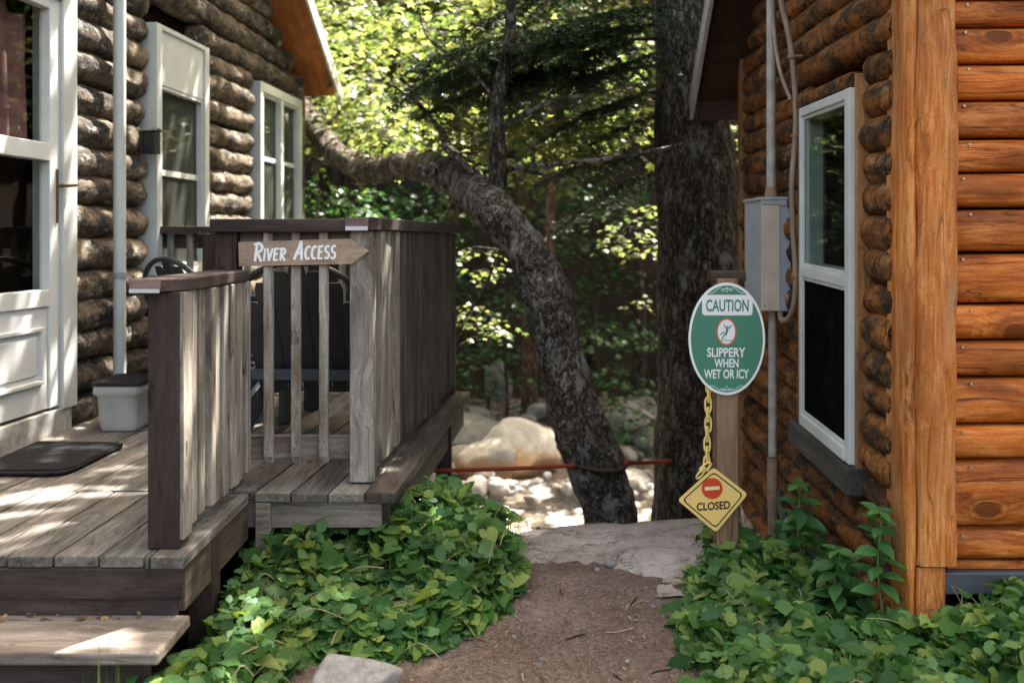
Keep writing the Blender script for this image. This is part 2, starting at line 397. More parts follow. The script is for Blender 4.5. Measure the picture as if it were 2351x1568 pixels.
GREEN_A = leaf_mat('groundcover_leaf', (.016, .060, .013), (.055, .140, .024), (.22, .285, .065), .32, True, .62, .25)
STEM = leaf_mat('leaf_stalk', (.12, .17, .05), (.2, .24, .09), (.28, .3, .14), .2)
NETTLE = leaf_mat('upright_weed_leaf', (.045, .13, .035), (.065, .175, .045), (.10, .24, .06), .35, True)
MAPLE = leaf_mat('maple_leaf', (.042, .074, .024), (.096, .130, .044), (.20, .21, .095), .50, tcol=(2.15, 2.08, 1.3), rough=.35)
FAR = leaf_mat('forest_leaf', (.040, .066, .022), (.108, .138, .050), (.235, .24, .125), .48, tcol=(2.15, 2.08, 1.35), rough=.35)
SHADE = leaf_mat('understorey_leaf', (.014, .050, .013), (.024, .078, .018), (.042, .11, .026), .32)  # gloom of the wood put into a darker leaf colour
CANOPY = leaf_mat('shade_canopy_leaf', (.05, .10, .02), (.07, .13, .025), (.10, .16, .03), .30)
NEEDLE = leaf_mat('conifer_needle', (.014, .042, .016), (.022, .060, .022), (.036, .080, .026), .22, tcol=(1.5, 1.7, .7))
STALK = plain('dry_stalk', (.34, .28, .16), .8, .2, 0, .4, 30)
GRASS = leaf_mat('grass_blade', (.04, .09, .02), (.06, .12, .03), (.10, .15, .05), .25)

# ------------------------------------------------------------------ ground, path, river
def ss(a, b, x):
    t = min(1, max(0, (x - a) / (b - a))); return t * t * (3 - 2 * t)
def edge(X):                                  # where the bank begins to fall to the river
    if X < -.4: return 4.12 + 2.6 * ss(-.40, -.80, X) + 3 * ss(-1.2, -3.0, X)
    return 4.12 + .5 * ss(.6, .9, X) + 3.2 * ss(1.2, 2.2, X)
def gz(X, Y):
    z = -.05 * ss(.7, 1.3, X)
    e = edge(X)
    z -= .35 * ss(e, e + .35, Y) + .92 * ss(e + .2, e + 2.4, Y)
    far = max(0, Y - 13.4 - .5 * math.sin(X * .8))
    z += .42 * far * ss(0, 2.5, far)
    return min(z, 26 + 0 * far)
def ground_height(X, Y):
    a = .05 * noise.noise(Vector((X * 1.1, Y * 1.1, 3))) + .02 * noise.noise(Vector((X * 4, Y * 4, 8)))
    if Y > 12: a += .35 * noise.noise(Vector((X * .35, Y * .35, 1)))
    return gz(X, Y) + a * (.35 if Y < 4.6 else 1)
def grid(xs, ys, h):
    vs = [(x, y, h(x, y)) for y in ys for x in xs]; n = len(xs)
    fs = [(j * n + i, j * n + i + 1, (j + 1) * n + i + 1, (j + 1) * n + i) for j in range(len(ys) - 1) for i in range(n - 1)]
    return vs, fs
xs = sorted(set([round(x, 3) for x in np.arange(-8, 8.01, .16)] + [-90, -60, -40, -28, -20, -15, -11, -9, 9, 11, 15, 20, 28, 40, 60, 90]))
ys = sorted(set([round(y, 3) for y in np.arange(-2, 20.01, .16)] + [-60, -30, -15, -8, -4, 21, 22.5, 24, 26, 28, 30, 33, 36, 40, 45, 52, 60, 75, 90]))
m = MB(); m.add(*grid(xs, ys, ground_height), smooth=True)
g = G('forest_floor'); c = g.coord(); n1 = g.noise(c, 3, 6, .7); n2 = g.noise(c, 40, 5, .7)
col = g.ramp(g.math('ADD', g.math('MULTIPLY', n1, .5), g.math('MULTIPLY', n2, .5)), [(.35, (.012, .009, .006)), (.5, (.030, .021, .014)), (.68, (.065, .047, .031))])
forest_floor = g.done(col, .95, g.bump(n2, .8, .03), .1)
m.build('ground', forest_floor, kind='structure')

g = G('path_dirt'); c = g.coord(); n1 = g.noise(c, 2.2, 5, .65); n2 = g.noise(c, 55, 6, .75); n3 = g.noise(c, 160, 3); vv = g.vor(c, 130)
col = g.ramp(g.math('ADD', g.math('MULTIPLY', n1, .45), g.math('MULTIPLY', n2, .55)), [(.34, (.055, .040, .031)), (.5, (.138, .100, .079)), (.68, (.27, .21, .168))])
col = g.mix(g.ramp(n3, [(.60, 0), (.68, 1)]), col, (.33, .235, .16))
col = g.mix(g.ramp(n3, [(.30, 1), (.38, 0)]), col, (.035, .02, .014))
dirt = g.done(col, .95, g.bump(g.math('ADD', n2, g.math('MULTIPLY', n3, .6)), .9, .012), .1)
def path_height(X, Y):
    return ground_height(X, Y) + .034 + .022 * noise.noise(Vector((X * 5, Y * 5, 2))) + .006 * noise.noise(Vector((X * 45, Y * 45, 4))) + .008 * noise.noise(Vector((X * 22, Y * 22, 5)))
m = MB(); m.add(*grid(np.arange(-1.0, 1.45, .02), np.arange(2.1, 4.2, .02), path_height), smooth=True)
m.build('path', dirt, kind='structure')

g = G('river_bed_gravel'); c = g.coord(); n1 = g.noise(c, 2, 4); vc = g.n('TexVoronoi', Vector=c, Scale=9.0); vd = vc.outputs['Distance']
sp = g.n('SeparateXYZ', Vector=vc.outputs['Color'])
col = g.ramp(sp.outputs[0], [(0, (.10, .062, .036)), (.45, (.19, .14, .095)), (1, (.32, .285, .24))])
col = g.mix(1, col, g.ramp(vd, [(.2, 1.0), (.7, .35)]), 'MULTIPLY')
gravel = g.done(col, .7, g.bump(g.math('MULTIPLY', vd, -1.0), .9, .05), .4)
def bed(X, Y): return -1.245 + .05 * noise.noise(Vector((X, Y, 0))) + .9 * max(0, 7.2 - Y) * 0 + .10 * max(0, Y - 11.5)
m = MB(); m.add(*grid(np.arange(-14, 14.01, .35), np.arange(6.6, 14.4, .25), bed), smooth=True)
m.build('river_bed', gravel, kind='structure')

g = G('river_water'); c = g.coord((1, .55, 1)); h = g.math('ADD', g.noise(c, 5, 4, .6, .5), g.math('MULTIPLY', g.noise(c, 18, 3), .4))
gl = g.n('BsdfGlossy', Roughness=.12, Color=(1, 1, 1, 1)); g.set(gl.inputs['Normal'], g.bump(h, .7, .09))
tr = g.n('BsdfTransparent', Color=(.93, .90, .82, 1)); mx = g.n('MixShader')
fr = g.n('Fresnel', IOR=1.33); g.set(fr.inputs['Normal'], g.bump(h, .7, .09))
fo = g.ramp(g.noise(g.coord((1, .5, 1)), 2.6, 5, .65), [(.52, 0), (.62, 1)])
df = g.n('BsdfDiffuse', Color=(.82, .84, .84, 1)); mx2 = g.n('MixShader'); g.t.links.new(g.math('MULTIPLY', fo, .55), mx2.inputs[0])
g.t.links.new(g.math('MULTIPLY', fr.outputs[0], 1.3, True), mx.inputs[0]); g.t.links.new(tr.outputs[0], mx.inputs[1]); g.t.links.new(gl.outputs[0], mx.inputs[2])
g.t.links.new(mx.outputs[0], mx2.inputs[1]); g.t.links.new(df.outputs[0], mx2.inputs[2]); g.t.links.new(mx2.outputs[0], g.o.inputs[0])
m = MB(); m.add(*grid(np.arange(-14, 14.01, .5), np.arange(6.4, 10.3, .3), lambda X, Y: -1.16 + .015 * noise.noise(Vector((X * 2, Y * 2, 0)))), smooth=True)
m.build('river_water', g.m, kind='structure')

# stone ledge at the end of the path
def rock(mb, c, r, sub=3, amp=.22, fr=1.1, flat=0, seed=0, facet=True):
    import bmesh
    bm = bmesh.new(); bmesh.ops.create_icosphere(bm, subdivisions=sub, radius=1)
    vs = []; rz_ = random.Random(int(seed * 13 + 5)); cuts_ = [(Vector((rz_.gauss(0, 1), rz_.gauss(0, 1), rz_.gauss(.2, .8))).normalized(), rz_.uniform(.60, .86)) for _ in range(9)]
    for v in bm.verts:
        p = v.co.copy(); q = p * fr + Vector((seed * 7.1, seed * 3.3, 0))
        k = 1 + amp * noise.noise(q) + amp * .5 * noise.noise(q * 2.2) + amp * .22 * noise.noise(q * 5)
        p = p * k
        if facet:
            for n_, d_ in cuts_:
                e_ = p.dot(n_) - d_
                if e_ > 0: p = p - n_ * e_ * .88
        if flat: p.z = min(p.z, flat + .1 * noise.noise(q * 2)) if p.z > 0 else p.z
        vs.append((c[0] + p.x * r[0], c[1] + p.y * r[1], c[2] + p.z * r[2]))
    fs = [tuple(v.index for v in f.verts) for f in bm.faces]; bm.free()
    mb.add(vs, fs, True)

def ledge_h(X, Y):
    far = 4.36 + .13 * (X - .1) + .03 * math.sin(X * 5); near = 3.90 + .05 * math.sin(X * 6 + 1) + .05 * noise.noise(Vector((X * 5, 0, 4)))
    z = .050 + .05 * (X - .1) + .012 * noise.noise(Vector((X * 3, Y * 3, 6))) + .012 * noise.noise(Vector((X * 9, Y * 9, 1)))
    z -= .05 * (1 - ss(near, near + .16, Y)) + .02 * ss(3.98, 4.02, Y + .1 * math.sin(X * 3) + .06 * noise.noise(Vector((X * 6, 2, 2)))) * 0
    z += .018 * ss(0, .03, Y - 4.10 - .05 * math.sin(X * 4) - .05 * noise.noise(Vector((X * 7, 1, 2))))
    if Y > far: z -= min(.6, (Y - far) * 6)
    return z
g = G('ledge_stone'); c = g.coord(); n1 = g.noise(c, 5, 6, .7); n2 = g.noise(c, 60, 6, .7); n3 = g.noise(g.coord((.6, 2, 1)), 3, 5, .7, .6)
col = g.ramp(g.math('ADD', g.math('MULTIPLY', n1, .6), g.math('MULTIPLY', n2, .4)), [(.34, (.15, .125, .10)), (.5, (.26, .225, .19)), (.68, (.40, .36, .31))])
cr = g.ramp(g.math('ABSOLUTE', g.math('SUBTRACT', n3, .5)), [(0, .35), (.012, 1)])
ledge_stone = g.done(g.mix(1, col, cr, 'MULTIPLY'), .85, g.bump(g.math('ADD', n2, cr), .6, .01), .25)
m = MB(); m.add(*grid(np.arange(-.35, .87, .02), np.arange(3.66, 4.62, .02), ledge_h), smooth=True)
tag(m.build('stone_ledge', ledge_stone, origin=(.3, 4.0, .0)), 'wide flat grey stone ledge across the end of the dirt path', 'stone ledge')

# ------------------------------------------------------------------ left cabin
def wl(Y): return -2.576 + .073 * Y
def LW(o, Y, z): return (wl(Y) + o, Y - .073 * o, z)      # o: outward from the wall
def roofL(Y): return E + 1.365 + .61 * (9.4 - Y) if Y > 5.6 else E + 1.365 + .61 * (9.4 - 5.6) - .61 * (5.6 - Y)
cabL = thing('log_cabin', 'weathered grey bark-covered log cabin with white door and windows beside the deck', 'cabin', (-2.2, 5.0, 0))
m = MB(); m.box(-.30, -.155, 2.0, 9.0, -.4, 2.6, LW)
m.prism([(2.0, 2.6), (9.0, 2.6), (9.0, roofL(9.0) - .12), (5.6, roofL(5.6) - .12), (2.0, roofL(2.0) - .12)], -.30, -.155, lambda a, b, c: LW(c, a, b))
m.box(-3.5, -.30, 8.9, 9.0, -.4, 2.85, LW); m.build('backing_wall', log_dark, cabL)

def log(mb, p0, p1, r, seed, seg=14, flat=1.0, fr=3.0, amp=.10, step=.09, rag=0, squash=1.0, vert=Vector((0, 0, 1))):
    p0 = Vector(p0); p1 = Vector(p1); L = (p1 - p0).length; n = max(3, int(L / step)); t = (p1 - p0) / L
    side = t.cross(vert).normalized(); up = side.cross(t)
    rs = []
    def ring(s, k):
        out = []
        c = p0 + t * s; c = c + up * (.010 * noise.noise(Vector((s * 1.3, seed * 5.7, 0)))) + side * (.012 * noise.noise(Vector((s * 1.1, seed * 3.1, 9))))
        for i in range(seg):
            a = 2 * math.pi * i / seg
            q = Vector((s * fr * 1.4, math.cos(a) * 1.1 + seed * 3.3, math.sin(a) * 1.1))
            rr = r * k * (1 + amp * noise.noise(q) + amp * .5 * noise.noise(q * 3.1) + rag * noise.noise(Vector((s * 16, math.cos(a) * 5 + seed, math.sin(a) * 5))))
            out.append(c + side * (rr * math.cos(a) * flat) + up * (rr * math.sin(a) * squash))
        return out
    rs.append(ring(0, .80)); rs.append(ring(.014, .96))
    for i in range(1, n): rs.append(ring(L * i / n, 1))
    rs.append(ring(L - .014, .96)); rs.append(ring(L, .80))
    mb.rings(rs, True, True)

openL = [(3.86, 5.00, .35, 2.62), (5.90, 6.78, .98, 2.68), (7.80, 8.92, 1.30, 2.60)]
m = MB(); z = .28; k = 0
while z < 4.2:
    r = .088 + .006 * math.sin(k * 2.1)
    y_end = 9.03
    if z > 2.75: y_end = min(9.03, 9.4 - (z + .15 - E - 1.365) / .61)
    y_start = 2.4 if z < 2.75 else max(2.4, 5.6 - (9.4 - 5.6 - (z + .15 - E - 1.365) / .61))
    cuts = [(a, b) for a, b, z0, z1 in openL if z + .07 > z0 and z - .07 < z1]
    s = y_start
    segs = []
    for a, b in cuts:
        if a > s: segs.append((s, a))
        s = b
    segs.append((s, y_end))
    for a, b in segs:
        if b - a > .08:
            log(m, LW(-.095, a + .004, z), LW(-.095, b - .004 + random.uniform(-.01, .015), z + .004), r, k * 1.7 + a, seg=22, flat=1.05, fr=3.2, amp=.15, step=.04, rag=.09)
    z += .163 + .010 * math.sin(k * 1.3); k += 1
m.build('wall', log_bark, cabL)
m = MB()                                               # corner log ends at the far corner
m.tube([LW(-.06, 9.06, -.2 + .3 * i) for i in range(11)], .085, 12, bump=.012, bscale=9); m.build('corner_post', log_bark, cabL)
# roof with its orange boarded underside
rf = MB()
for sgn in (1, -1):
    e = 9.42 if sgn == 1 else 1.78
    rf.prism([(5.6, roofL(5.6)), (e, roofL(e)), (e, roofL(e) + .03), (5.6, roofL(5.6) + .035)], -3.6, .26, lambda a, b, c: LW(c, a, b))
roofo = rf.build('roof', shingle, cabL)
m = MB()
nb = 3
for i in range(nb):
    o0 = -.15 + i * .40 / nb
    m.prism([(5.6, roofL(5.6) - .035), (9.40, roofL(9.40) - .035), (9.40, roofL(9.40) - .004), (5.6, roofL(5.6) - .004)], o0, o0 + .40 / nb - .004, lambda a, b, c: LW(c, a, b))
m.build('soffit', soffit_wood, roofo)
m = MB(); m.prism([(5.6, roofL(5.6) - .11), (9.43, roofL(9.43) - .11), (9.43, roofL(9.43) + .05), (5.6, roofL(5.6) + .05)], .262, .285, lambda a, b, c: LW(c, a, b))
m.build('fascia', fascia_paint, roofo)
# door
door = MB(); fr_o = .012
Zd0, Zd1 = .53, 2.50
door.box(-.045, fr_o, 4.775, 4.865, Zd0, Zd1, LW); door.box(-.045, fr_o, 3.95, 4.05, Zd0, Zd1, LW)
door.box(-.045, fr_o, 4.05, 4.775, 2.445, Zd1, LW); door.box(-.045, fr_o + .004, 4.05, 4.775, 1.715, 1.80, LW)
door.box(-.045, fr_o, 4.05, 4.775, 1.02, 1.10, LW); door.box(-.045, fr_o - .010, 4.05, 4.775, Zd0, 1.02, LW)
for (a, b, c0, c1) in ((4.12, 4.72, .905, .925), (4.12, 4.72, .655, .675), (4.70, 4.72, .675, .905), (4.12, 4.14, .675, .905)):
    door.box(-.01, .018, a, b, c0, c1, LW)
door.box(-.12, .008, 4.17, 4.67, .70, .88, LW)
dr = door.build('door', white_paint, cabL, bevel=.004)
m = MB(); m.box(-.035, -.030, 4.05, 4.775, 1.80, 2.445, LW); m.box(-.035, -.030, 4.05, 4.775, 1.10, 1.715, LW); m.build('door_glass', door_glass, dr)
m = MB(); rows = []
for j in range(12):
    zz = 2.44 - j * .058; rows.append([LW(-.085 + .03 * math.sin(i * .75 + .3 * math.sin(j * .5)) * (.5 + j * .05), 4.06 + i * .0175, zz + (.05 * math.sin(i * .33) if j == 0 else 0)) for i in range(41)])
vs = [v for r in rows for v in r]; m.add(vs, [(j * 41 + i, j * 41 + i + 1, (j + 1) * 41 + i + 1, (j + 1) * 41 + i) for j in range(11) for i in range(40)], True)
m.build('curtain', curtain_cloth, dr)
m = MB(); m.box(.012, .020, 4.828, 4.842, 1.42, 1.68, LW); m.tube([LW(.02, 4.835, 1.60), LW(.055, 4.835, 1.60), LW(.06, 4.86, 1.602), LW(.06, 4.93, 1.607)], .009, 8); m.build('handle', brass, dr, bevel=.002)
m = MB(); m.box(-.13, .03, 4.868, 5.0, Zd0 - .02, 2.66, LW); m.box(-.13, .03, 3.86, 3.945, Zd0 - .02, 2.66, LW); m.box(-.13, .032, 3.945, 4.868, 2.505, 2.66, LW)
m.build('door_frame', cream_paint, cabL, bevel=.004)
m = MB(); m.box(-.15, .022, 3.8, 4.96, .38, .515, LW); m.build('threshold', dirty_white, cabL, bevel=.004)
# windows
def windowL(y0, y1, z0, z1, halves, transom=0):
    w = MB(); fw = .075; oo = .03
    zt = z1 - transom
    w.box(-.13, oo, y0, y0 + fw, z0, z1, LW); w.box(-.13, oo, y1 - fw, y1, z0, z1, LW); w.box(-.13, oo, y0 + fw, y1 - fw, z1 - fw * (1 if not transom else .4), z1, LW)
    w.box(-.13, oo + .012, y0 - .01, y1 + .01, z0 - .05, z0, LW)
    if transom: w.box(-.13, oo - .012, y0 + fw, y1 - fw, zt - .06, z1 - fw * .4, LW)
    W = w.build('window', cream_paint, cabL, bevel=.003)
    top = zt - .06 if transom else z1 - fw
    n = 2 if halves else 1; wd = (y1 - y0 - 2 * fw) / n
    f = MB(); s = MB(); zm = (z0 + top) / 2 + .03
    for i in range(n):
        a = y0 + fw + i * wd; b = a + wd
        if i: f.box(-.10, oo - .004, a - .035, a + .035, z0, top, LW)
        f.box(-.05, -.010, a, b, zm - .018, zm + .018, LW)
        f.box(-.05, .014, a, a + .022, z0, top, LW); f.box(-.05, .014, b - .022, b, z0, top, LW); f.box(-.05, .014, a + .022, b - .022, top - .022, top, LW); f.box(-.05, .014, a + .022, b - .022, z0, z0 + .03, LW)
        s.box(-.06, -.020, a + .022, b - .022, z0 + .03, zm - .02, LW); s.box(-.06, -.024, a + .022, b - .022, zm + .02, top - .022, LW)
    f.build('sash', cream_paint, W, bevel=.002); s.build('pane', pane_l, W)
g = G('screened_glass'); gl = g.n('BsdfGlossy', Roughness=.03); df = g.n('BsdfDiffuse', Color=(.045, .05, .042, 1)); fr = g.n('Fresnel', IOR=1.45); mx = g.n('MixShader')
g.set(gl.inputs['Color'], (.40, .40, .36, 1)); g.t.links.new(fr.outputs[0], mx.inputs[0]); g.t.links.new(df.outputs[0], mx.inputs[1]); g.t.links.new(gl.outputs[0], mx.inputs[2]); g.t.links.new(mx.outputs[0], g.o.inputs[0])
pane_l = g.m
windowL(5.93, 6.76, 1.16, 2.63, False, .30)
windowL(7.83, 8.98, 1.40, 2.58, True)

# small things fixed to the cabin wall
m = MB(); P = [LW(.045, 5.42, .56 + .2 * i) for i in range(13)]; m.tube(P, .033, 14)
pp = tag(m.build('drain_pipe', cream_paint, origin=LW(.03, 5.42, .6)), 'thin white vertical pipe running up the grey log wall beside the door', 'pipe')
m = MB(); m.tube([LW(.045, 5.42, 1.13), LW(.045, 5.42, 1.16)], .040, 14); m.build('clamp', pipe_paint, pp)
lamp = thing('wall_lamp', 'small black lamp box fixed to the logs beside the tall window', 'lamp', LW(0, 5.82, 1.9))
m = MB(); m.box(-.01, .012, 5.77, 5.86, 1.84, 1.97, LW); m.build('back_plate', black_metal, lamp, bevel=.004)
m = MB(); m.box(.0125, .085, 5.775, 5.855, 1.835, 1.965, LW); m.prism([(5.765, 1.9655), (5.865, 1.9655), (5.84, 1.985), (5.79, 1.985)], .005, .095, lambda a, b, c: LW(c, a, b)); m.build('lamp_shade', black_metal, lamp, bevel=.006)

# ------------------------------------------------------------------ deck
D = .40
deck = thing('wooden_deck', 'weathered wooden porch deck with slatted railings and a broad front step', 'deck', (-1.4, 4.0, 0))
def sk(Y): return .03 * (Y - 2.975) if Y < 3.74 else .0230 + .085 * (Y - 3.74)
m = MB(); x = -3.3; i = 0
while x < -1.2:
    m.box(x, x + .131, 2.975 + random.uniform(-.006, .004), 3.728 + random.uniform(-.004, .003), D - .035, D + random.uniform(-.003, .003), lambda X, Y, Z: (X + sk(Y), Y, Z)); x += .138
m.box(x, -1.080, 2.957, 3.05, D - .036, D + .001); m.box(-1.074, -.975, 2.955, 3.685, D - .035, D + .002); m.box(x + .004, -1.080, 3.055, 3.72, D - .035, D)
x = -3.3
while x < -.60:
    y1 = 6.12; m.box(x, x + .131, (3.70 if x > -.99 else 3.736) + random.uniform(-.004, .004), y1, D - .035, D + random.uniform(-.003, .003), lambda X, Y, Z: (X + .085 * (Y - 3.74), Y, Z)); x += .138
fb = m.build('floor_boards', deck_wood, deck, bevel=.004)
m = MB(); m.box(x, -.432, 3.69, 6.12, D - .037, D + .004, lambda X, Y, Z: (X + .073 * (Y - 3.71), Y, Z)); m.build('edge_board', wood('dark_edge_wood', 'y', (.035, .027, .02), (.075, .06, .047), (.14, .12, .10), knot=.02, crack=.7, stain=(.30, .25, .2), stain_amt=.35), deck, bevel=.004)
m = MB(); m.box(-3.3, -.982, 2.968, 2.998, .272, D - .037); m.box(-3.3, -1.005, 2.985, 3.010, .18, .2715); m.build('fascia', stain_x, deck, bevel=.004)
m = MB(); m.box(-1.012, -.985, 3.00, 3.72, .225, D - .037); m.build('side_board', under_wood, deck, bevel=.003)
m = MB(); m.box(-1.0, -.490, 3.73, 3.77, .262, D - .037); m.box(-.955, -.90, 3.70, 3.735, .0, D - .038); m.build('front_beam', grey_wood_x, deck, bevel=.004)
m = MB(); m.box(-.515, -.470, 3.775, 6.1, .20, D - .038, lambda X, Y, Z: (X + .073 * (Y - 3.71), Y, Z)); m.build('side_beam', under_wood, deck, bevel=.003)
for (px, py) in ((-.372, 5.45), (-1.02, 3.30), (-.60, 3.9), (-2.4, 3.2)):
    m = MB(); m.box(px - .042, px + .042, py - .042, py + .042, -.9 if py > 5 else -.08, D - .04); m.build('support_post', stain_z, deck, bevel=.004)
# steps
stp = MB(); stp.box(-3.2, -.96, 2.70, 2.975, .188, .224)
st = stp.build('step', step_wood, deck, bevel=.008)
m = MB(); m.box(-3.2, -1.00, 2.735, 2.765, -.06, .1875); m.build('riser', stain_x, st, bevel=.004)

# railings
def rail_obj(label=None): 
    return None
def capmesh(poly, z0, z1): 
    mb = MB(); mb.prism(poly, z0, z1, lambda a, b, c: (a, b, c)); return mb
# low rail beside the steps
zc = E - .125
post = MB(); post.box(-1.108, -1.012, 3.025, 3.118, D + .003, zc - .041)
low = post.build('newel_post', stain_z, deck, bevel=.005)
m = MB(); m.box(-1.0118, -.999, 3.030, 3.112, D + .03, zc - .042); m.build('post_facing', grey_wood, low, bevel=.002)
cm = capmesh([(-1.148, 2.995), (-1.055, 2.995), (-.995, 3.06), (-1.000, 3.80), (-1.148, 3.80)], zc - .04, zc)
cap1 = cm.build('rail_cap', stain_y, deck, bevel=.004)
m = MB(); m.box(-1.150, -1.057, 2.9905, 2.9945, zc - .030, zc - .001); m.build('cap_end', cap_end, cap1)
m = MB(); m.box(-1.150, -1.060, 2.9885, 2.9945, zc - .042, zc - .0305); m.build('cap_edge', trim_grey, cap1)
y = 3.150
for i in range(9):
    m = MB(); w = .053 + random.uniform(-.006, .006)
    m.box(-1.036 + random.uniform(-.003, .003), -1.004 + random.uniform(-.010, .008), y, y + w, D + .05 + random.uniform(-.008, .008), zc - .043)
    m.build('baluster', grey_wood, deck, bevel=.004); y += w + .024
m = MB(); m.box(-1.075, -1.040, 3.12, 3.82, D + .06, D + .145); m.build('rail_stringer', under_wood, deck, bevel=.003); m = MB(); m.box(-1.075, -1.040, 3.12, 3.82, zc - .13, zc - .045); m.build('rail_stringer', under_wood, deck, bevel=.003)
# front rail with the sign
z2 = E + .072
m = MB(); m.box(-1.148, -1.062, 3.842, 3.93, D + .003, z2 - .041); m.build('newel_post', stain_z, deck, bevel=.004)
cm = capmesh([(-1.155, 3.80), (-.628, 3.80), (-.628, 3.945), (-1.155, 3.945)], z2 - .052, z2 - .002); cm.build('rail_cap', stain_x, deck, bevel=.004)
for xx in (-.942, -.836, -.728):
    m = MB(); m.prism([(3.838, .505), (3.852, .478), (3.872, .478), (3.872, z2 - .053), (3.838, z2 - .053)], xx - .017, xx + .017, lambda a, b, c: (c, a, b)); bal = m.build('baluster', grey_wood, deck, bevel=.003)
    m = MB()
    for (dx, zz) in ((-.003, .535), (.004, .560)): m.tube([(xx + dx, 3.8375, zz), (xx + dx, 3.840, zz)], .0032, 7)
    m.build('nail', rust_nail, bal)
m = MB(); m.box(-1.06, -.628, 3.8725, 3.91, .487, .578); m.build('rail_stringer', grey_wood_x, deck, bevel=.003); m = MB(); m.box(-1.06, -.628, 3.8725, 3.91, z2 - .14, z2 - .053); m.build('rail_stringer', grey_wood_x, deck, bevel=.003)
m = MB(); m.box(-.625, -.534, 3.832, 3.92, D + .006, z2 - .05); post2 = m.build('newel_post', grey_wood, deck, bevel=.004)
# side rail with close boards
def sr(X, Y, Z): return (X + .085 * (Y - 3.85), Y, Z)
cm = MB(); cm.prism([(-.622, 3.785), (-.538, 3.785), (-.512, 3.82), (-.512, 6.06), (-.622, 6.06)], z2 - .045, z2 + .004, sr)
cap2 = cm.build('rail_cap', stain_y, deck, bevel=.004)
m = MB(); m.box(-.6325, -.546, 3.7805, 3.7845, z2 - .030, z2 + .003); m.build('cap_end', cap_end, cap2)
m = MB(); m.box(-.6325, -.548, 3.7785, 3.7845, z2 - .046, z2 - .0305); m.build('cap_edge', trim_grey, cap2)
y = 3.935
while y < 5.95:
    m = MB(); w = .074 + random.uniform(-.004, .006)
    a = -.527 + random.uniform(-.010, .008)
    m.box(a - .028, a, y, y + w, D + .055 + random.uniform(-.01, .01), z2 - .047, sr); m.build('baluster', grey_wood if y < 4.30 else shaded_wood, deck, bevel=.004); y += w + .020
m = MB(); m.box(-.60, -.556, 3.93, 6.0, D + .08, D + .17, sr); m.build('rail_stringer', under_wood, deck, bevel=.003); m = MB(); m.box(-.60, -.556, 3.93, 6.0, z2 - .14, z2 - .048, sr); m.build('rail_stringer', under_wood, deck, bevel=.003)
m = MB(); m.box(-.62, -.53, 5.97, 6.06, D + .006, z2 - .047, sr); m.build('newel_post', stain_z, deck, bevel=.004)
# back rail
m = MB(); m.box(-2.13, -.44, 5.97, 6.10, z2 - .05, z2 - .006); m.build('rail_cap', stain_x, deck, bevel=.004)
m = MB(); m.box(-2.13, -.44, 6.04, 6.07, D + .06, D + .14); m.build('rail_stringer', stain_x, deck, bevel=.003); m = MB(); m.box(-2.13, -.44, 6.04, 6.07, z2 - .14, z2 - .052); m.build('rail_stringer', stain_x, deck, bevel=.003)
x = -2.08
while x < -.48:
    m = MB(); m.box(x, x + .038, 6.003, 6.037, D + .05, z2 - .052); m.build('baluster', grey_wood, deck, bevel=.003); x += .115
m = MB(); m.box(-1.86, -1.775, 5.975, 6.06, D + .005, z2 - .0515); m.build('newel_post', stain_z, deck, bevel=.004)

# river access sign
def flat_ribbon(mb, pts, w, fn, c0, c1, seg=3):
    """a brush stroke: pts in (a,b), widths w"""
    if not hasattr(w, '__len__'): w = [w] * len(pts)
    L = []; R = []
    P = [Vector(p).to_2d() if len(p) > 2 else Vector(p) for p in pts]
    for i, p in enumerate(P):
        t = (P[min(i + 1, len(P) - 1)] - P[max(i - 1, 0)]).normalized(); nn = Vector((-t.y, t.x))
        if i == 0: p = p - t * w[i] * .25
        if i == len(P) - 1: p = p + t * w[i] * .25
        L.append(p + nn * w[i] / 2); R.append(p - nn * w[i] / 2)
    n = len(P)
    vs = [fn(q.x, q.y, c1) for q in L] + [fn(q.x, q.y, c1) for q in R] + [fn(q.x, q.y, c0) for q in L] + [fn(q.x, q.y, c0) for q in R]
    fs = []
    for i in range(n - 1):
        fs.append((i, i + 1, n + i + 1, n + i)); fs.append((2 * n + i, 2 * n + i + 1, i + 1, i)); fs.append((n + i, n + i + 1, 3 * n + i + 1, 3 * n + i))
    fs.append((0, n, 3 * n, 2 * n)); fs.append((n - 1, 3 * n - 1, 4 * n - 1, 2 * n - 1))
    mb.add(vs, fs)
def arc(cx, cy, rx, ry, a0, a1, n=9):
    return [(cx + rx * math.cos(math.radians(a0 + (a1 - a0) * i / n)), cy + ry * math.sin(math.radians(a0 + (a1 - a0) * i / n))) for i in range(n + 1)]
GL = {'R': ([[(.12, 0), (.14, .5), (.17, 1)], [(-.02, .93)] + arc(.22, .74, .32, .25, 95, -85, 8) + [(.12, .47)], [(.22, .47), (.4, .2), (.55, -.03)]], .60),
      'I': ([[(.1, 0), (.12, 1)]], .26),
      'V': ([[(.0, 1), (.14, .5), (.22, 0)], [(.22, 0), (.38, .5), (.52, 1)]], .56),
      'E': ([[(.1, 1), (.09, .5), (.08, 0)], [(.1, .97), (.45, 1.0)], [(.09, .52), (.38, .54)], [(.08, .02), (.44, .03)]], .52),
      'A': ([[(.0, 0), (.2, .5), (.36, 1)], [(.36, 1), (.44, .5), (.50, 0)], [(.06, .32), (.52, .36)]], .62),
      'C': ([arc(.30, .5, .25, .5, 55, 305, 14)], .52),
      'S': ([arc(.27, .75, .2, .25, 50, 270, 9) + arc(.25, .25, .2, .25, 85, -140, 9)], .50)}
sg = thing('arrow_sign', 'tan wooden arrow sign with white hand lettering fixed across the deck railing', 'sign', (-.8, 3.81, 1.3))
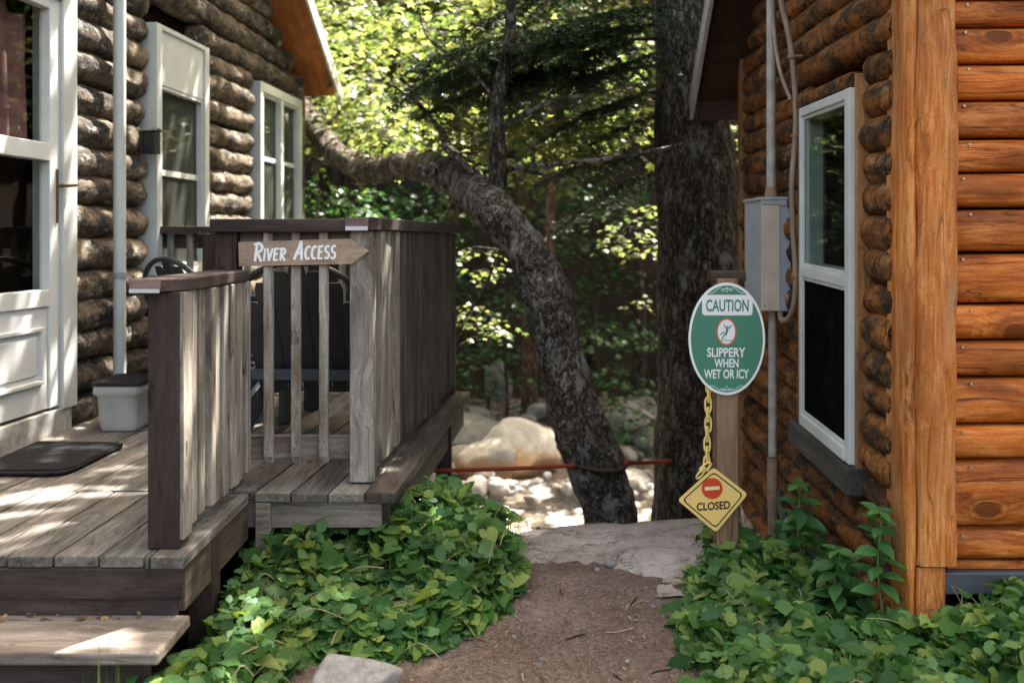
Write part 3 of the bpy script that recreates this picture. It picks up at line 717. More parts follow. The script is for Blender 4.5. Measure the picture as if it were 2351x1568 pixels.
A = U(545, 556, 3.81); B = U(805, 548, 3.81); C_ = U(846, 577, 3.81); D_ = U(807, 607, 3.81); E_ = U(547, 612, 3.81)
m = MB(); m.prism([(p.x, p.z) for p in (E_, D_, C_, B, A)], 3.815, 3.8375, lambda a, b, c: (a, c, b)); m.build('board', sign_wood, sg, bevel=.002)
m = MB(); px = 3.81 / F; lay = 0
def put(txt, x0, ybase, big, small, kx=1.0):
    global lay
    x = x0
    for i, ch in enumerate(txt):
        st, wd = GL[ch]; H = big if i == 0 else small
        for s in st:
            pts = [(x + (a * H * .84 * kx) + b * H * .10, ybase + (b * H) + (x - 580) * .022) for a, b in s]
            ww = [(5.6 if i == 0 else 4.7) * (.85 + .3 * math.sin(2.2 * j / max(1, len(pts) - 1) + .6)) for j in range(len(pts))]
            lay += 1
            off = .0006 + .00012 * (lay % 6)
            flat_ribbon(m, pts, ww, lambda a, b, c: ((a - 1175) * px, 3.815 - c, E + (545 - (1190 - b)) * px), -.001, off)
        x += (wd * H * .84 + 2.6) * kx
    return x
xe = put('RIVER', 580, 1190 - 599, 40, 27, .98)
xe = put('ACCESS', 674, 1190 - 597.5, 41, 29, .98)
m.build('lettering', letter_paint, sg)

# ------------------------------------------------------------------ things on the deck
def chair(label, loc, rz, dark):
    ch = thing('adirondack_chair', label, 'chair', (0, 0, 0))
    A = black_plastic; Bm = lit_plastic
    m = MB()                                              # seat slats; faces +y
    for i in range(6):
        y = .28 - i * .085; z = .36 - i * .022 + (0 if i else -.02)
        m.box(-.26, .26, y - .037, y + .037, z - .012, z + .012)
    m.build('seat', A, ch, bevel=.004)
    m = MB()
    for k in range(-3, 4):
        top = .60 - .018 * k * k; 
        def bk(a, b, c, k=k): return (k * .0685 * (1 + .30 * b) + a, -.22 - .36 * b + c - .010 * k * k * 0, .24 + b * .93)
        m.prism([(-.031, 0), (.031, 0), (.041, top * .97), (.030, top * 1.03 if k else top * 1.05), (-.030, top * 1.03 if k else top * 1.05), (-.041, top * .97)], -.009, .009, bk)
    m.build('backrest', A, ch, bevel=.003)
    m = MB(); m.box(-.33, .33, -.345, -.315, .55, .60); m.box(-.25, .25, -.315, -.285, .30, .35); m.build('back_brace', Bm, ch, bevel=.004); m = MB(); m.tube([(.305 * math.cos(t_), -.225 - .36 * ((.60 + .235 * math.sin(t_)) - .24) / .93, .60 + .235 * math.sin(t_)) for t_ in np.linspace(-.15, math.pi + .15, 25)], .015, 8); m.build('top_rim', A, ch)
    for s in (-1, 1):
        m = MB(); m.prism([(s * .245, -.33), (s * .36, -.33), (s * .385, .30), (s * .34, .37), (s * .27, .37), (s * .235, .30)][::s], .585, .607, lambda a, b, c: (a, b, c)); m.build('armrest', Bm, ch, bevel=.004)
        m = MB(); m.box(s * .29 - .02, s * .29 + .02, .22, .31, 0, .584); m.build('leg', A, ch, bevel=.004)
        m = MB(); m.prism([(.25, .375), (.25, .30), (-.42, .0), (-.50, .0), (-.50, .04), (-.28, .22)], s * .275 - .014, s * .275 + .014, lambda a, b, c: (c, a, b)); m.build('leg', Bm, ch, bevel=.004)
    ch.location = loc; ch.rotation_euler = (0, 0, rz)
    return ch
chair('black slat-backed lounge chair seen from behind through the deck railing under the arrow sign', (-.90, 4.80, D + .004), math.radians(-6), 0)
chair('black slat-backed lounge chair standing by the log wall beyond the low step railing', (-1.49, 5.45, D + .004), math.radians(-40), 0)

tb = thing('plastic_tub', 'cloudy white plastic tub with black lid at the foot of the log wall', 'tub', (-1.93, 5.0, D))
def rr(w, d, z, cx=-1.93, cy=5.0, r=.03, n=5):
    out = []
    for (sx, sy, a0) in ((1, 1, 0), (-1, 1, 90), (-1, -1, 180), (1, -1, 270)):
        for i in range(n):
            a = math.radians(a0 + 90 * i / (n - 1)); out.append((cx + sx * (w / 2 - r) + r * math.cos(a), cy + sy * (d / 2 - r) + r * math.sin(a), z))
    return out
m = MB(); m.rings([rr(.17, .26, D + .004), rr(.185, .28, D + .03), rr(.200, .30, D + .17), rr(.21, .31, D + .175), rr(.228, .335, D + .185), rr(.228, .335, D + .226)], True, True); m.build('body', tub_plastic, tb)
m = MB(); m.rings([rr(.242, .35, D + .2265), rr(.242, .35, D + .240), rr(.22, .32, D + .246)], True, True); m.build('lid', plain('matt_black_lid', (.012, .012, .013), .75, .2), tb)
m = MB(); m.box(-2.047, -1.83, 4.824, 4.8262, D + .03, D + .2)
mat_pts = [(-2.18, 3.95), (-1.86, 3.95)] + [(-1.84 + .07 * math.sin(a), 4.03 - .08 * math.cos(a)) for a in (.5, 1.0, 1.5)] + [(-1.755, 4.49), (-1.77, 4.53), (-1.80, 4.55), (-2.18, 4.57)]
m = MB(); m.prism([(a, b) for a, b in mat_pts], D + .005, D + .016, lambda a, b, c: (a, b, c))
dm = tag(m.build('doormat', mat_rubber, origin=(-2, 4.3, D), bevel=.004), 'black rubber doormat lying on the deck boards before the white door', 'doormat')
m = MB(); m.prism([(-2.165 + (a + 2.18) * .93 + .005, 4.02 + (b - 3.95) * .9 - .035) for a, b in mat_pts], D + .0161, D + .021, lambda a, b, c: (a, b, c)); m.build('pile', mat_rubber, dm)

# ------------------------------------------------------------------ right cabin
def wr(Y): return 1.208 + .037 * Y
def RW(o, Y, z): return (wr(Y) - o, Y + .037 * o, z + .024 * (Y - 3.8))   # o: outward (towards the path)
def roofR(Y): return E + .91 + .72 * (6.4 - Y) if Y > 4.6 else E + .91 + .72 * 1.8 - .48 * (4.6 - Y)
cabR = thing('log_cabin', 'orange varnished log cabin with tall white sash window and squared corner post', 'cabin', (2.2, 4.8, 0))
m = MB(); m.box(-.30, -.07, 3.55, 6.18, -.35, 1.9, RW)
m.prism([(3.55, 1.9), (6.18, 1.9), (6.18, roofR(6.18) - .1), (4.6, roofR(4.6) - .1), (3.55, roofR(3.55) - .08)], -.30, -.07, lambda a, b, c: RW(c, a, b))
m.box(1.52, 5.0, 3.58, 3.75, .0, 2.1); m.build('backing_wall', log_dark, cabR)
openR = (3.80, 4.62, .40, 1.99)
m = MB(); z = -.34; k = 0
while z < 3.05:
    r = .071 + .006 * math.sin(k * 1.9)
    y0, y1 = 3.50, 6.16
    lim = (z + .1 - E - .91) / .72
    if z > 1.9: y1 = min(y1, 6.4 - lim); y0 = max(y0, 4.6 - (1.8 - lim) / .667)
    if y1 - y0 > .15:
        if z + .05 > openR[2] and z - .05 < openR[3]: sg2 = [(y0, openR[0] - .005), (openR[1] + .015, y1)]
        else: sg2 = [(y0, y1)]
        for a, b in sg2: log(m, RW(-.045, a, z), RW(-.045, b, z + .0), r, k * 2.3 + a, seg=20, flat=1.0, fr=3.5, amp=.13, step=.05, rag=.06)
    z += .122 + .010 * math.sin(k * 2.7); k += 1
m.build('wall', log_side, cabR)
# front wall logs: flattened faces
ysn = [-90, 0, 63, 147, 231, 319, 397, 479, 581, 699, 782, 866, 976, 1056, 1213, 1287]
m = MB(); Yf = 3.42
def zf(y): return E + (545 - y) / F * Yf
for i in range(len(ysn) - 1):
    za, zb = zf(ysn[i + 1]), zf(ysn[i]); h = (zb - za) / 2; zc_ = (za + zb) / 2
    n = 16; rs = []
    L = 3.2; st = 46
    for s in range(st + 1):
        xx = 1.512 + L * (s / st) ** 1.4; ring = []
        for j in range(n):
            a = 2 * math.pi * j / n; ca, sa = math.cos(a), math.sin(a)
            q = Vector((xx * 1.5, i * 5.1 + sa, ca)); k = 1 + .06 * noise.noise(q) + .03 * noise.noise(q * 3)
            yy = Yf + .062 - .075 * math.copysign(abs(ca) ** .40, ca) * k
            zz = zc_ + (h - .003) * math.copysign(abs(sa) ** .5, sa) * (1 + .035 * noise.noise(Vector((xx * 2, i * 9, sa * 2))))
            ring.append((xx, yy, zz + .006 * (xx - 1.5)))
        rs.append(ring)
    m.rings(rs, True, True)
m.build('wall', log_orange, cabR)
m = MB()
for i in range(1, len(ysn) - 1):
    p = Vector((1.555 + .015 * math.sin(i * 3), 3.402, zf(ysn[i] + 14))); m.tube([p, p + Vector((0, .012, 0))], .0042, 8)
m.build('nail', plain('nail_steel', (.5, .47, .42), .4, .5, .6), cabR)
m = MB(); m.box(1.50, 5, 3.43, 3.60, zf(1309), zf(1289)); m.build('base_board', log_orange, cabR, bevel=.004)
m = MB(); m.box(1.47, 5, 3.40, 3.6, zf(1360), zf(1311)); m.build('flashing', flashing, cabR, bevel=.004)
# corner post: a squared log with rounded edges
def squared(mb, x0, x1, y0, y1, z0, z1, r, amp, seed, st=40):
    rs = []
    for s in range(st + 1):
        z = z0 + (z1 - z0) * s / st; ring = []
        for (sx, sy, a0) in ((1, 1, 0), (-1, 1, 90), (-1, -1, 180), (1, -1, 270)):
            cx = (x1 - r) if sx > 0 else (x0 + r); cy = (y1 - r) if sy > 0 else (y0 + r)
            for i in range(4):
                a = math.radians(a0 + 30 * i); d = Vector((math.cos(a), math.sin(a), 0))
                p = Vector((cx, cy, z)) + d * r
                p += d * amp * (noise.noise(Vector((p.x * 9, p.y * 9, z * 2.4 + seed))) + .5 * noise.noise(Vector((p.x * 20, p.y * 20, z * 6 + seed))))
                ring.append(p)
        rs.append(ring)
    mb.rings(rs, True, True)
m = MB(); squared(m, 1.372, 1.511, 3.36, 3.50, E + (545 - 1300) / F * 3.37, 2.6, .028, .015, 0); m.build('corner_post', post_orange, cabR)
m = MB(); squared(m, 1.336, 1.3735, 3.372, 3.56, -.16, 2.6, .016, .011, 5); m.build('corner_board', post_orange, cabR)
m = MB(); squared(m, 1.376, 1.478, 3.385, 3.50, -.12, E + (545 - 1302) / F * 3.39, .012, .005, 9, 8); m.build('post_foot', post_orange, cabR)
m = MB(); m.box(-.02, .035, 6.10, 6.185, -.3, 2.5, RW); m.build('corner_board', trim_orange, cabR, bevel=.008)
# window
w = MB(); y0, y1, z0, z1 = 3.822, 4.60, .475, 1.925
w.box(-.05, .055, y0, y0 + .062, z0, z1, RW); w.box(-.05, .052, y1 - .03, y1, z0, z1, RW); w.box(-.05, .052, y0 + .062, y1 - .03, z1 - .04, z1, RW); w.box(-.05, .060, y0 + .062, y1 - .03, z0, z0 + .05, RW)
W = w.build('window', white_paint, cabR, bevel=.004)
m = MB(); zm = 1.175
m.box(-.045, .050, y0 + .062, y1 - .03, zm - .022, zm + .022, RW)
for (za, zb, oo, wd) in ((z0 + .0505, zm - .0225, .046, .016), (zm + .0225, z1 - .0405, .043, .013)):
    m.box(-.045, oo, y1 - .031 - wd, y1 - .031, za, zb, RW); m.box(-.045, oo, y0 + .0625, y0 + .0625 + wd, za, zb, RW)
    m.box(-.04, oo - .001, y0 + .0625 + wd, y1 - .031 - wd, za, za + .016, RW); m.box(-.04, oo - .001, y0 + .0625 + wd, y1 - .031 - wd, zb - .016, zb, RW)
m.build('sash', white_paint, W, bevel=.002)
m = MB(); m.box(.033, .037, y0 + .075, y1 - .044, zm + .0385, z1 - .0565, RW); m.build('pane', glass, W)
m = MB(); m.box(.033, .038, y0 + .078, y1 - .047, z0 + .0665, zm - .0385, RW); m.build('screen', screen_black, W)
m = MB(); m.box(-.05, .05, y1 + .002, y1 + .035, z0 - .05, z1 + .06, RW); m.box(-.05, .036, y0 - .022, y0 - .002, z0 - .10, z1 + .05, RW); m.build('window_trim', trim_orange, cabR, bevel=.006)
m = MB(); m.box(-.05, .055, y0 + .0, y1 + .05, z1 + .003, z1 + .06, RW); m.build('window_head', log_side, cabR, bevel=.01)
m = MB(); m.box(-.06, .075, y0 - .03, y1 + .12, z0 - .115, z0 - .004, RW); m.build('sill', sill_wood, cabR, bevel=.012)
# roof
def RR(o, Y, z): return (wr(Y) - o, Y + .037 * o, z)
rf = MB()
for e in (6.42, 3.05): rf.prism([(4.6, roofR(4.6)), (e, roofR(e)), (e, roofR(e) + .03), (4.6, roofR(4.6) + .035)], -4.2, .27, lambda a, b, c: RR(c, a, b))
roofo = rf.build('roof', shingle, cabR)
m = MB()
ky = 4.6
while ky < 6.38:
    e2 = min(ky + .136, 6.40)
    m.prism([(ky, roofR(ky) - .035), (e2, roofR(e2) - .035), (e2, roofR(e2) - .004), (ky, roofR(ky) - .004)], -.07, .25, lambda a, b, c: RR(c, a, b)); ky += .14
m.box(-.07, .25, 6.385, 6.40, roofR(6.4) - .16, roofR(6.4) - .036, RR)
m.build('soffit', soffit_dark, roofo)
m = MB()
m.prism([(4.6, roofR(4.6) - .12), (6.44, roofR(6.44) - .12), (6.44, roofR(6.44) + .04), (4.6, roofR(4.6) + .04)], .272, .295, lambda a, b, c: RR(c, a, b))
m.prism([(4.6, roofR(4.6) - .12), (4.6, roofR(4.6) + .04), (3.03, roofR(3.03) + .04), (3.03, roofR(3.03) - .12)], .272, .295, lambda a, b, c: RR(c, a, b))
m.build('fascia', fascia_paint, roofo)

# electrical box and its pipes
eb = thing('electrical_box', 'grey metal electrical box with tan cover and pipes on the log wall', 'electrical box', (1.32, 5.1, .9))
zb0, zb1 = E - .37, E + .185
m = MB(); m.box(1.245, 1.395, 4.975, 5.33, zb0, zb1); bo = m.build('cabinet', box_metal, eb, bevel=.004)
m = MB(); m.box(1.238, 1.40, 4.965, 5.34, zb1 + .0005, zb1 + .016); m.prism([(1.243, zb1 + .0), (1.397, zb1), (1.397, zb1 - .03), (1.243, zb1 - .02)][::-1], 4.968, 4.9745, lambda a, b, c: (a, c, b)); m.build('hood', box_metal, bo, bevel=.003)
m = MB(); m.box(1.247, 1.338, 4.969, 4.9745, zb0 + .004, zb1 - .026); m.build('cover', box_tan, bo, bevel=.002)
m = MB(); m.tube([(1.375, 4.972, zb0 + .075), (1.375, 4.945, zb0 + .075), (1.375, 4.940, zb0 + .062), (1.375, 4.944, zb0 + .03)], [.014, .014, .012, .009], 10); m.tube([(1.262, 4.9685, zb0 + .03), (1.262, 4.9660, zb0 + .03)], .005, 8); m.build('latch', rust_mat, bo)
m = MB(); m.tube([(1.328, 5.1, zb1 + .017 + .06 * i) for i in range(40)], .024, 14); up = m.build('conduit', conduit_mat, eb)
m = MB(); m.tube([(1.328, 5.1, zb1 + .017), (1.328, 5.1, zb1 + .05)], .033, 12); m.tube([(1.328, 5.1, zb1 + .051), (1.328, 5.1, zb1 + .075)], .029, 12); m.build('collar', rust_mat, up)
m = MB(); m.tube([(1.335, 5.1, zb0 - .001 - .05 * i) for i in range(16)], .0215, 14); dn = m.build('conduit', conduit_mat, eb)
m = MB(); m.tube([(1.335, 5.1, zb0 - .76), (1.335, 5.1, zb0 - 1.02)], .027, 14); m.tube([(1.335, 5.1, zb0 - 1.021), (1.335, 5.1, zb0 - 1.2)], .024, 14); m.build('sleeve', rust_mat, dn)
# loose cable beside the box
def smooth(pts, n=8):
    P = [Vector(p) for p in pts]; P = [P[0]] + P + [P[-1]]; out = []
    for i in range(1, len(P) - 2):
        for k in range(n):
            t = k / n
            out.append(.5 * ((2 * P[i]) + (-P[i - 1] + P[i + 1]) * t + (2 * P[i - 1] - 5 * P[i] + 4 * P[i + 1] - P[i + 2]) * t * t + (-P[i - 1] + 3 * P[i] - 3 * P[i + 1] + P[i + 2]) * t ** 3))
    out.append(P[-2]); return out
cpts = [(1790, -120, 4.70), (1793, 0, 4.70), (1806, 60, 4.70), (1818, 130, 4.69), (1826, 230, 4.68), (1826, 310, 4.68), (1818, 420, 4.69), (1820, 520, 4.69), (1826, 620, 4.68), (1824, 690, 4.70), (1812, 728, 4.76), (1795, 735, 4.88), (1790, 718, 5.0)]
m = MB(); m.tube(smooth([U(*p) for p in cpts]), .0135, 10)
cb = tag(m.build('power_cable', cable_grey, origin=U(1820, 520, 4.83)), 'thick grey cable looping down the log wall past the electrical box', 'cable')
for (x, y) in ((1818, 130), (1826, 312), (1826, 632)):
    m = MB(); p = U(x, y, 4.68); m.tube([p + Vector((0, 0, -.008)), p + Vector((0, 0, .008))], .020, 10); m.tube([p + Vector((.01, -.01, 0)), p + Vector((.05, -.005, 0))], .007, 6)
    m.build('clip', rust_mat, cb)
m = MB(); m.tube(smooth([U(1774, -60, 5.0), U(1776, 60, 5.0), U(1790, 160, 4.8), U(1815, 230, 4.71)]), .010, 8)
tag(m.build('power_cable', cable_grey, origin=U(1776, 60, 5)), 'thin pale cable slanting from the upright conduit near the roof', 'cable')
bp = [(1790, 1130, 4.75), (1795, 1170, 4.6), (1815, 1220, 4.4), (1850, 1262, 4.1), (1895, 1295, 3.85), (1925, 1325, 3.7), (1945, 1365, 3.6)]
m = MB(); m.tube(smooth([U(*p) for p in bp]), .017, 10)
tag(m.build('ground_cable', cable_black, origin=U(1850, 1262, 4.1)), 'black cable lying along the foot of the orange log wall', 'cable')

# ------------------------------------------------------------------ caution sign, chain, closed sign
Ys = 3.95; pq = Ys / F
def SP(x, y, c): return ((x - 1175) * pq, Ys - c, E + (545 - y) * pq)
cs = thing('caution_sign', 'oval green caution sign with white border on a square wooden post', 'sign', ((1665 - 1175) * pq, 4.0, .05))
m = MB(); m.box((1641 - 1175) / F * 4, (1690 - 1175) / F * 4, 3.96, 4.048, -.1, E - .165)
pst = m.build('post', sign_post_wood, cs, bevel=.004)
m = MB(); m.box((1629 - 1175) / F * 4, (1710 - 1175) / F * 4, 3.98, 4.06, E - .176, E - .135); m.build('cross_piece', wood('old_brown_wood', 'x', (.03, .02, .012), (.06, .04, .025), (.1, .07, .045)), cs, bevel=.003)
def ell(cx, cy, rx, ry, n=72): return [(cx + rx * math.cos(2 * math.pi * i / n), cy + ry * math.sin(2 * math.pi * i / n)) for i in range(n)]
m = MB(); m.prism(ell(1668, 778, 88, 129), 0, .003, SP); pan = m.build('border', white_print, cs, bevel=.001)
m = MB(); m.prism(ell(1668, 778, 82.5, 122.5), .0031, .0036, SP); m.build('panel', green_sign, pan)
def rrect(x0, x1, y0, y1, r, n=5):
    out = []
    for cx, cy, a0 in ((x1 - r, y1 - r, 0), (x0 + r, y1 - r, 90), (x0 + r, y0 + r, 180), (x1 - r, y0 + r, 270)):
        for i in range(n + 1): a = math.radians(a0 + 90 * i / n); out.append((cx + r * math.cos(a), cy + r * math.sin(a)))
    return out
m = MB(); poly = [(1727, 716), (1726, 721), (1722, 724), (1617, 724), (1612, 721), (1611, 716), (1611, 690), (1606, 686), (1619, 677), (1717, 677), (1731, 686), (1727, 690)]
m.prism(poly, .0037, .0041, SP); m.build('plate', white_print, pan)

def text(s, cx, y0, y1, width, fn, mat, parent, name, bold=.0, c0=.0042, c1=.0047):
    cu = bpy.data.curves.new(name, 'FONT'); cu.body = s; cu.size = 1; cu.extrude = .05; cu.align_x = 'LEFT'; cu.resolution_u = 4; cu.offset = bold
    ob = bpy.data.objects.new(name, cu); COL.objects.link(ob)
    dg = bpy.context.evaluated_depsgraph_get(); me = bpy.data.meshes.new_from_object(ob.evaluated_get(dg))
    vs = [v.co.copy() for v in me.vertices]; fs = [tuple(p.vertices) for p in me.polygons]
    bpy.data.objects.remove(ob); bpy.data.curves.remove(cu); bpy.data.meshes.remove(me)
    xa = min(v.x for v in vs); xb = max(v.x for v in vs); ya = min(v.y for v in vs); yb = max(v.y for v in vs)
    mb = MB()
    mb.add([fn(cx + ((v.x - xa) / (xb - xa) - .5) * width, y1 + (y0 - y1) * (v.y - ya) / (yb - ya), c0 if v.z < 0 else c1) for v in vs], fs)
    return mb.build(name, mat, parent)
text('CAUTION', 1669, 687.5, 715.5, 98, SP, green_sign, pan, 'lettering', .022)
text('SLIPPERY', 1666.5, 798, 819.5, 88, SP, white_print, pan, 'lettering', .024, .0037, .0042)
text('WHEN', 1667, 823.5, 843.5, 56, SP, white_print, pan, 'lettering', .024, .0037, .0042)
text('WET OR ICY', 1667, 847.5, 869, 103, SP, white_print, pan, 'lettering', .024, .0037, .0042)
m = MB(); m.prism(ell(1667, 761.5, 23, 31.5, 40), .0037, .0039, SP); pic = m.build('warning_ring', orange_print, pan)
m = MB(); m.prism(ell(1667, 761.5, 19.8, 27.6, 40), .0040, .0042, SP); m.build('warning_field', white_print, pic)
m = MB(); L = [0]
def stroke(pts, w, mb=None, base=.0043):
    L[0] += 1; flat_ribbon(mb or m, pts, w, SP, base - .0002, base + .00004 * (L[0] % 9))
stroke([(1668.5, 757), (1667, 764), (1664.5, 768)], 5.0)            # trunk of the falling figure
stroke([(1668.5, 756), (1674, 752), (1678, 746.5)], 2.6); stroke([(1667.5, 755), (1663.5, 750), (1662, 745)], 2.4)
stroke([(1664.5, 767), (1660.5, 762), (1653.5, 768)], 2.8); stroke([(1665, 768), (1660, 771), (1656.5, 778.5)], 2.8)
stroke([(1653, 781.5), (1682, 781.5)], 1.6); stroke([(1662, 777), (1667, 776)], 1.0)
m.prism(ell(1669.5, 750.5, 2.3, 2.5, 12), .0043, .0046, SP); m.build('pictogram', green_sign, pic)
m = MB()
for s in (1, -1):                                                       # scroll ornaments
    def fx(x): return 1668 + s * x
    stroke([(fx(13), 661), (fx(18), 661.5), (fx(23), 665), (fx(28), 670), (fx(34), 673), (fx(40), 672.5)], 1.2, m, .0040)
    stroke([(fx(13), 895), (fx(17), 895), (fx(23), 891), (fx(28), 886.5), (fx(34), 885), (fx(39), 886)], 1.2, m, .0040)
    for (ox, oy, r) in ((3, 663, 2.0), (7, 665, 2.2), (11, 665, 2.2), (4, 893, 1.8), (8, 894, 2.2), (12, 893, 1.8)):
        stroke([(fx(a), b) for a, b in arc(ox, oy, r, r, 0, 300, 8)], 1.0, m, .0040)
stroke([(1668, 659), (1668, 664)], 1.3, m, .0040); m.prism(ell(1668, 669.5, 1.4, 1.7, 8), .0037, .0041, SP); m.prism(ell(1668, 887, 1.3, 1.6, 8), .0037, .0041, SP); stroke([(1660, 895.5), (1676, 895.5)], 1.2, m, .0040)
m.build('ornament', white_print, pan)

# chain
def link_pts(c, L_, W_, rot, yaw=0, n=20):
    out = []
    for i in range(n):
        a = 2 * math.pi * i / n; x = W_ / 2 * math.copysign(abs(math.cos(a)) ** .6, math.cos(a)); z = L_ / 2 * math.copysign(abs(math.sin(a)) ** .75, math.sin(a))
        out.append(Vector(c) + Vector((x * math.cos(rot), x * math.sin(rot), z)))
    return out
Yc = 3.975; kc = Yc / F
def CPt(x, y, dy=0): return Vector(((x - 1175) * kc, Yc + dy, E + (545 - y) * kc))
chn = thing('plastic_chain', 'yellow plastic chain hanging from behind the oval caution sign', 'chain', CPt(1624, 890))
ycs = 884
cxs = 1626.5; pitch = 22.5
for i in range(9):
    y = ycs + i * pitch
    m = MB(); m.tube(link_pts(CPt(cxs - i * .55 + .8 * math.sin(i * 2), y, -.005 + .004 * i / 9), 34 * kc, 14.5 * kc, .25 if i % 2 == 0 else 1.05), 2.4 * kc, 8, closed=True); m.build('link', yellow_plastic, chn)
for (x, y, r, a) in ((1616, 1068, .6, .9), (1606, 1082, 1.2, .7)):
    m = MB(); pts = link_pts((0, 0, 0), 30 * kc, 13 * kc, 0)
    c = CPt(x, y, -.030); R = Matrix.Rotation(a, 3, 'Y') @ Matrix.Rotation(r * .5, 3, 'Z')
    m.tube([c + R @ p for p in pts], 2.3 * kc, 8, closed=True); m.build('link', yellow_plastic, chn)

cl = thing('closed_sign', 'yellow diamond closed sign with red no-entry disc hanging on the chain', 'sign', CPt(1636, 1075))
Yk = 3.945; kk_ = Yk / F
def KP(a, b, c): return ((a - 1175) * kk_, Yk - c, E + (545 - b) * kk_)
corners = [(1555, 1148), (1638, 1073), (1717, 1134), (1643.5, 1222.5)]
def rounded(cs_, r, n=5):
    out = []; N = len(cs_)
    for i in range(N):
        p = Vector(cs_[i]); a = (Vector(cs_[i - 1]) - p).normalized(); b = (Vector(cs_[(i + 1) % N]) - p).normalized()
        for k in range(n + 1):
            t = k / n; out.append(tuple((p + a * r * (1 - t) ** 2 + b * r * t * t)))
    return out
cen = Vector((1637.5, 1146))
def inset(f): return [tuple(cen + (Vector(c) - cen) * f) for c in corners]
m = MB(); m.prism(rounded(corners, 9)[::-1], -.003, 0, KP); cp = m.build('panel', yellow_panel, cl, bevel=.001)
m = MB()
A1 = rounded(inset(.875), 11); A2 = rounded(inset(.825), 10); n = len(A1)
m.add([KP(a, b, .0004) for a, b in A1] + [KP(a, b, .0004) for a, b in A2], [(i, (i + 1) % n, n + (i + 1) % n, n + i) for i in range(n)]); m.build('border_line', black_print, cp)
m = MB(); m.prism(ell(1634.5, 1121, 24.2, 24.2, 48), .0001, .0005, KP); dsc = m.build('disc', red_paint, cp)
m = MB(); m.prism([(1617.5, 1117.5), (1651.5, 1115.5), (1652, 1123.5), (1618, 1126)], .0006, .0010, KP); m.build('bar', pale_bar, dsc)
def KPr(a, b, c): return KP(a, b - (a - 1637) * .065, c)
text('CLOSED', 1637.5, 1151.5, 1170.5, 77, KPr, black_print, cp, 'lettering', .030, .0001, .0005)

# ------------------------------------------------------------------ leaves and trees
def spray(centers, rad, n, flat=.22, seed=0, droop=.35):
    """n leaves round each center in a flat layered disc"""
    r = np.random.default_rng(seed); P = []; Nn = []; Dd = []
    for (c, R) in zip(centers, rad):
        k = int(n * (R ** 1.6)) if n > 0 else -n
        a = r.uniform(0, 2 * np.pi, k); d = R * np.sqrt(r.uniform(0.02, 1, k))
        lay = r.integers(0, 3, k) * .16 * R
        lob = 1 + .35 * np.sin(3 * a + seed) + .2 * np.sin(5 * a + 2 * seed)
        x = d * np.cos(a) * lob; y = d * np.sin(a) * lob
        z = -droop * d * d / R + lay - .16 * R + r.normal(0, flat * R * .35, k)
        P.append(np.stack([c[0] + x, c[1] + y, c[2] + z], 1))
        Nn.append(np.stack([x / R * .5 + r.normal(0, .35, k), y / R * .5 + r.normal(0, .35, k), np.ones(k)], 1))
        Dd.append(np.stack([np.cos(a) + r.normal(0, .6, k), np.sin(a) + r.normal(0, .6, k), -.35 + r.normal(0, .3, k)], 1))
    return np.concatenate(P), np.concatenate(Nn), np.concatenate(Dd)

maple_shape = [(0, 0, 0), (-.10, .12, .0), (-.42, .10, -.06), (-.26, .34, .0), (-.52, .62, -.10), (-.16, .60, .0), (0, 1.0, -.08), (.16, .60, .0), (.52, .62, -.10), (.26, .34, .0), (.42, .10, -.06), (.10, .12, .0), (0, .45, .05)]
maple_faces = [(i, (i + 1) % 12, 12) for i in range(12)]
oval_shape = [(0, 0, 0), (-.28, .25, .05), (-.30, .6, .03), (0, 1, -.08), (.30, .6, .03), (.28, .25, .05)]
oval_faces = [(0, 1, 2, 3), (0, 3, 4, 5)]

def crown(name, mat, parent, centers, rad, n, size, seed, shape='oval', org=None, flat=.22):
    P, N, Dv = spray(centers, rad, n, flat, seed)
    r = np.random.default_rng(seed + 99); s = size * r.uniform(.6, 1.25, len(P))
    o = np.array(org if org is not None else ORG.get(parent.name, Vector()))
    me = leaf_mesh(name, maple_shape if shape == 'maple' else oval_shape, maple_faces if shape == 'maple' else oval_faces, P - o, N, Dv, s)
    me.materials.append(mat); return link(name, me, parent, Vector(o))

def branches(mb, trunk_pts, centers, rad, r0, seed):
    rr_ = random.Random(seed); T = [Vector(p) for p in trunk_pts]
    for c, R in zip(centers, rad):
        c = Vector(c); 
        cand = [t for t in T if t.z < c.z + .1] or [T[0]]
        s = min(cand, key=lambda t: abs((c.z - t.z) - .45 * (Vector((c.x, c.y)) - Vector((t.x, t.y))).length))
        mid = s.lerp(c, .5) + Vector((rr_.uniform(-.1, .1), rr_.uniform(-.1, .1), .12 * (c - s).length))
        mb.tube(smooth([s, mid, c], 5), np.linspace(r0, r0 * .25, 11), 6)
        for k in range(5):
            a = rr_.uniform(0, 6.28); e = c + Vector((math.cos(a) * R * .85, math.sin(a) * R * .85, -.2 * R))
            mb.tube([c, c.lerp(e, .5) + Vector((0, 0, .06 * R)), e], [r0 * .25, r0 * .18, r0 * .07], 5)

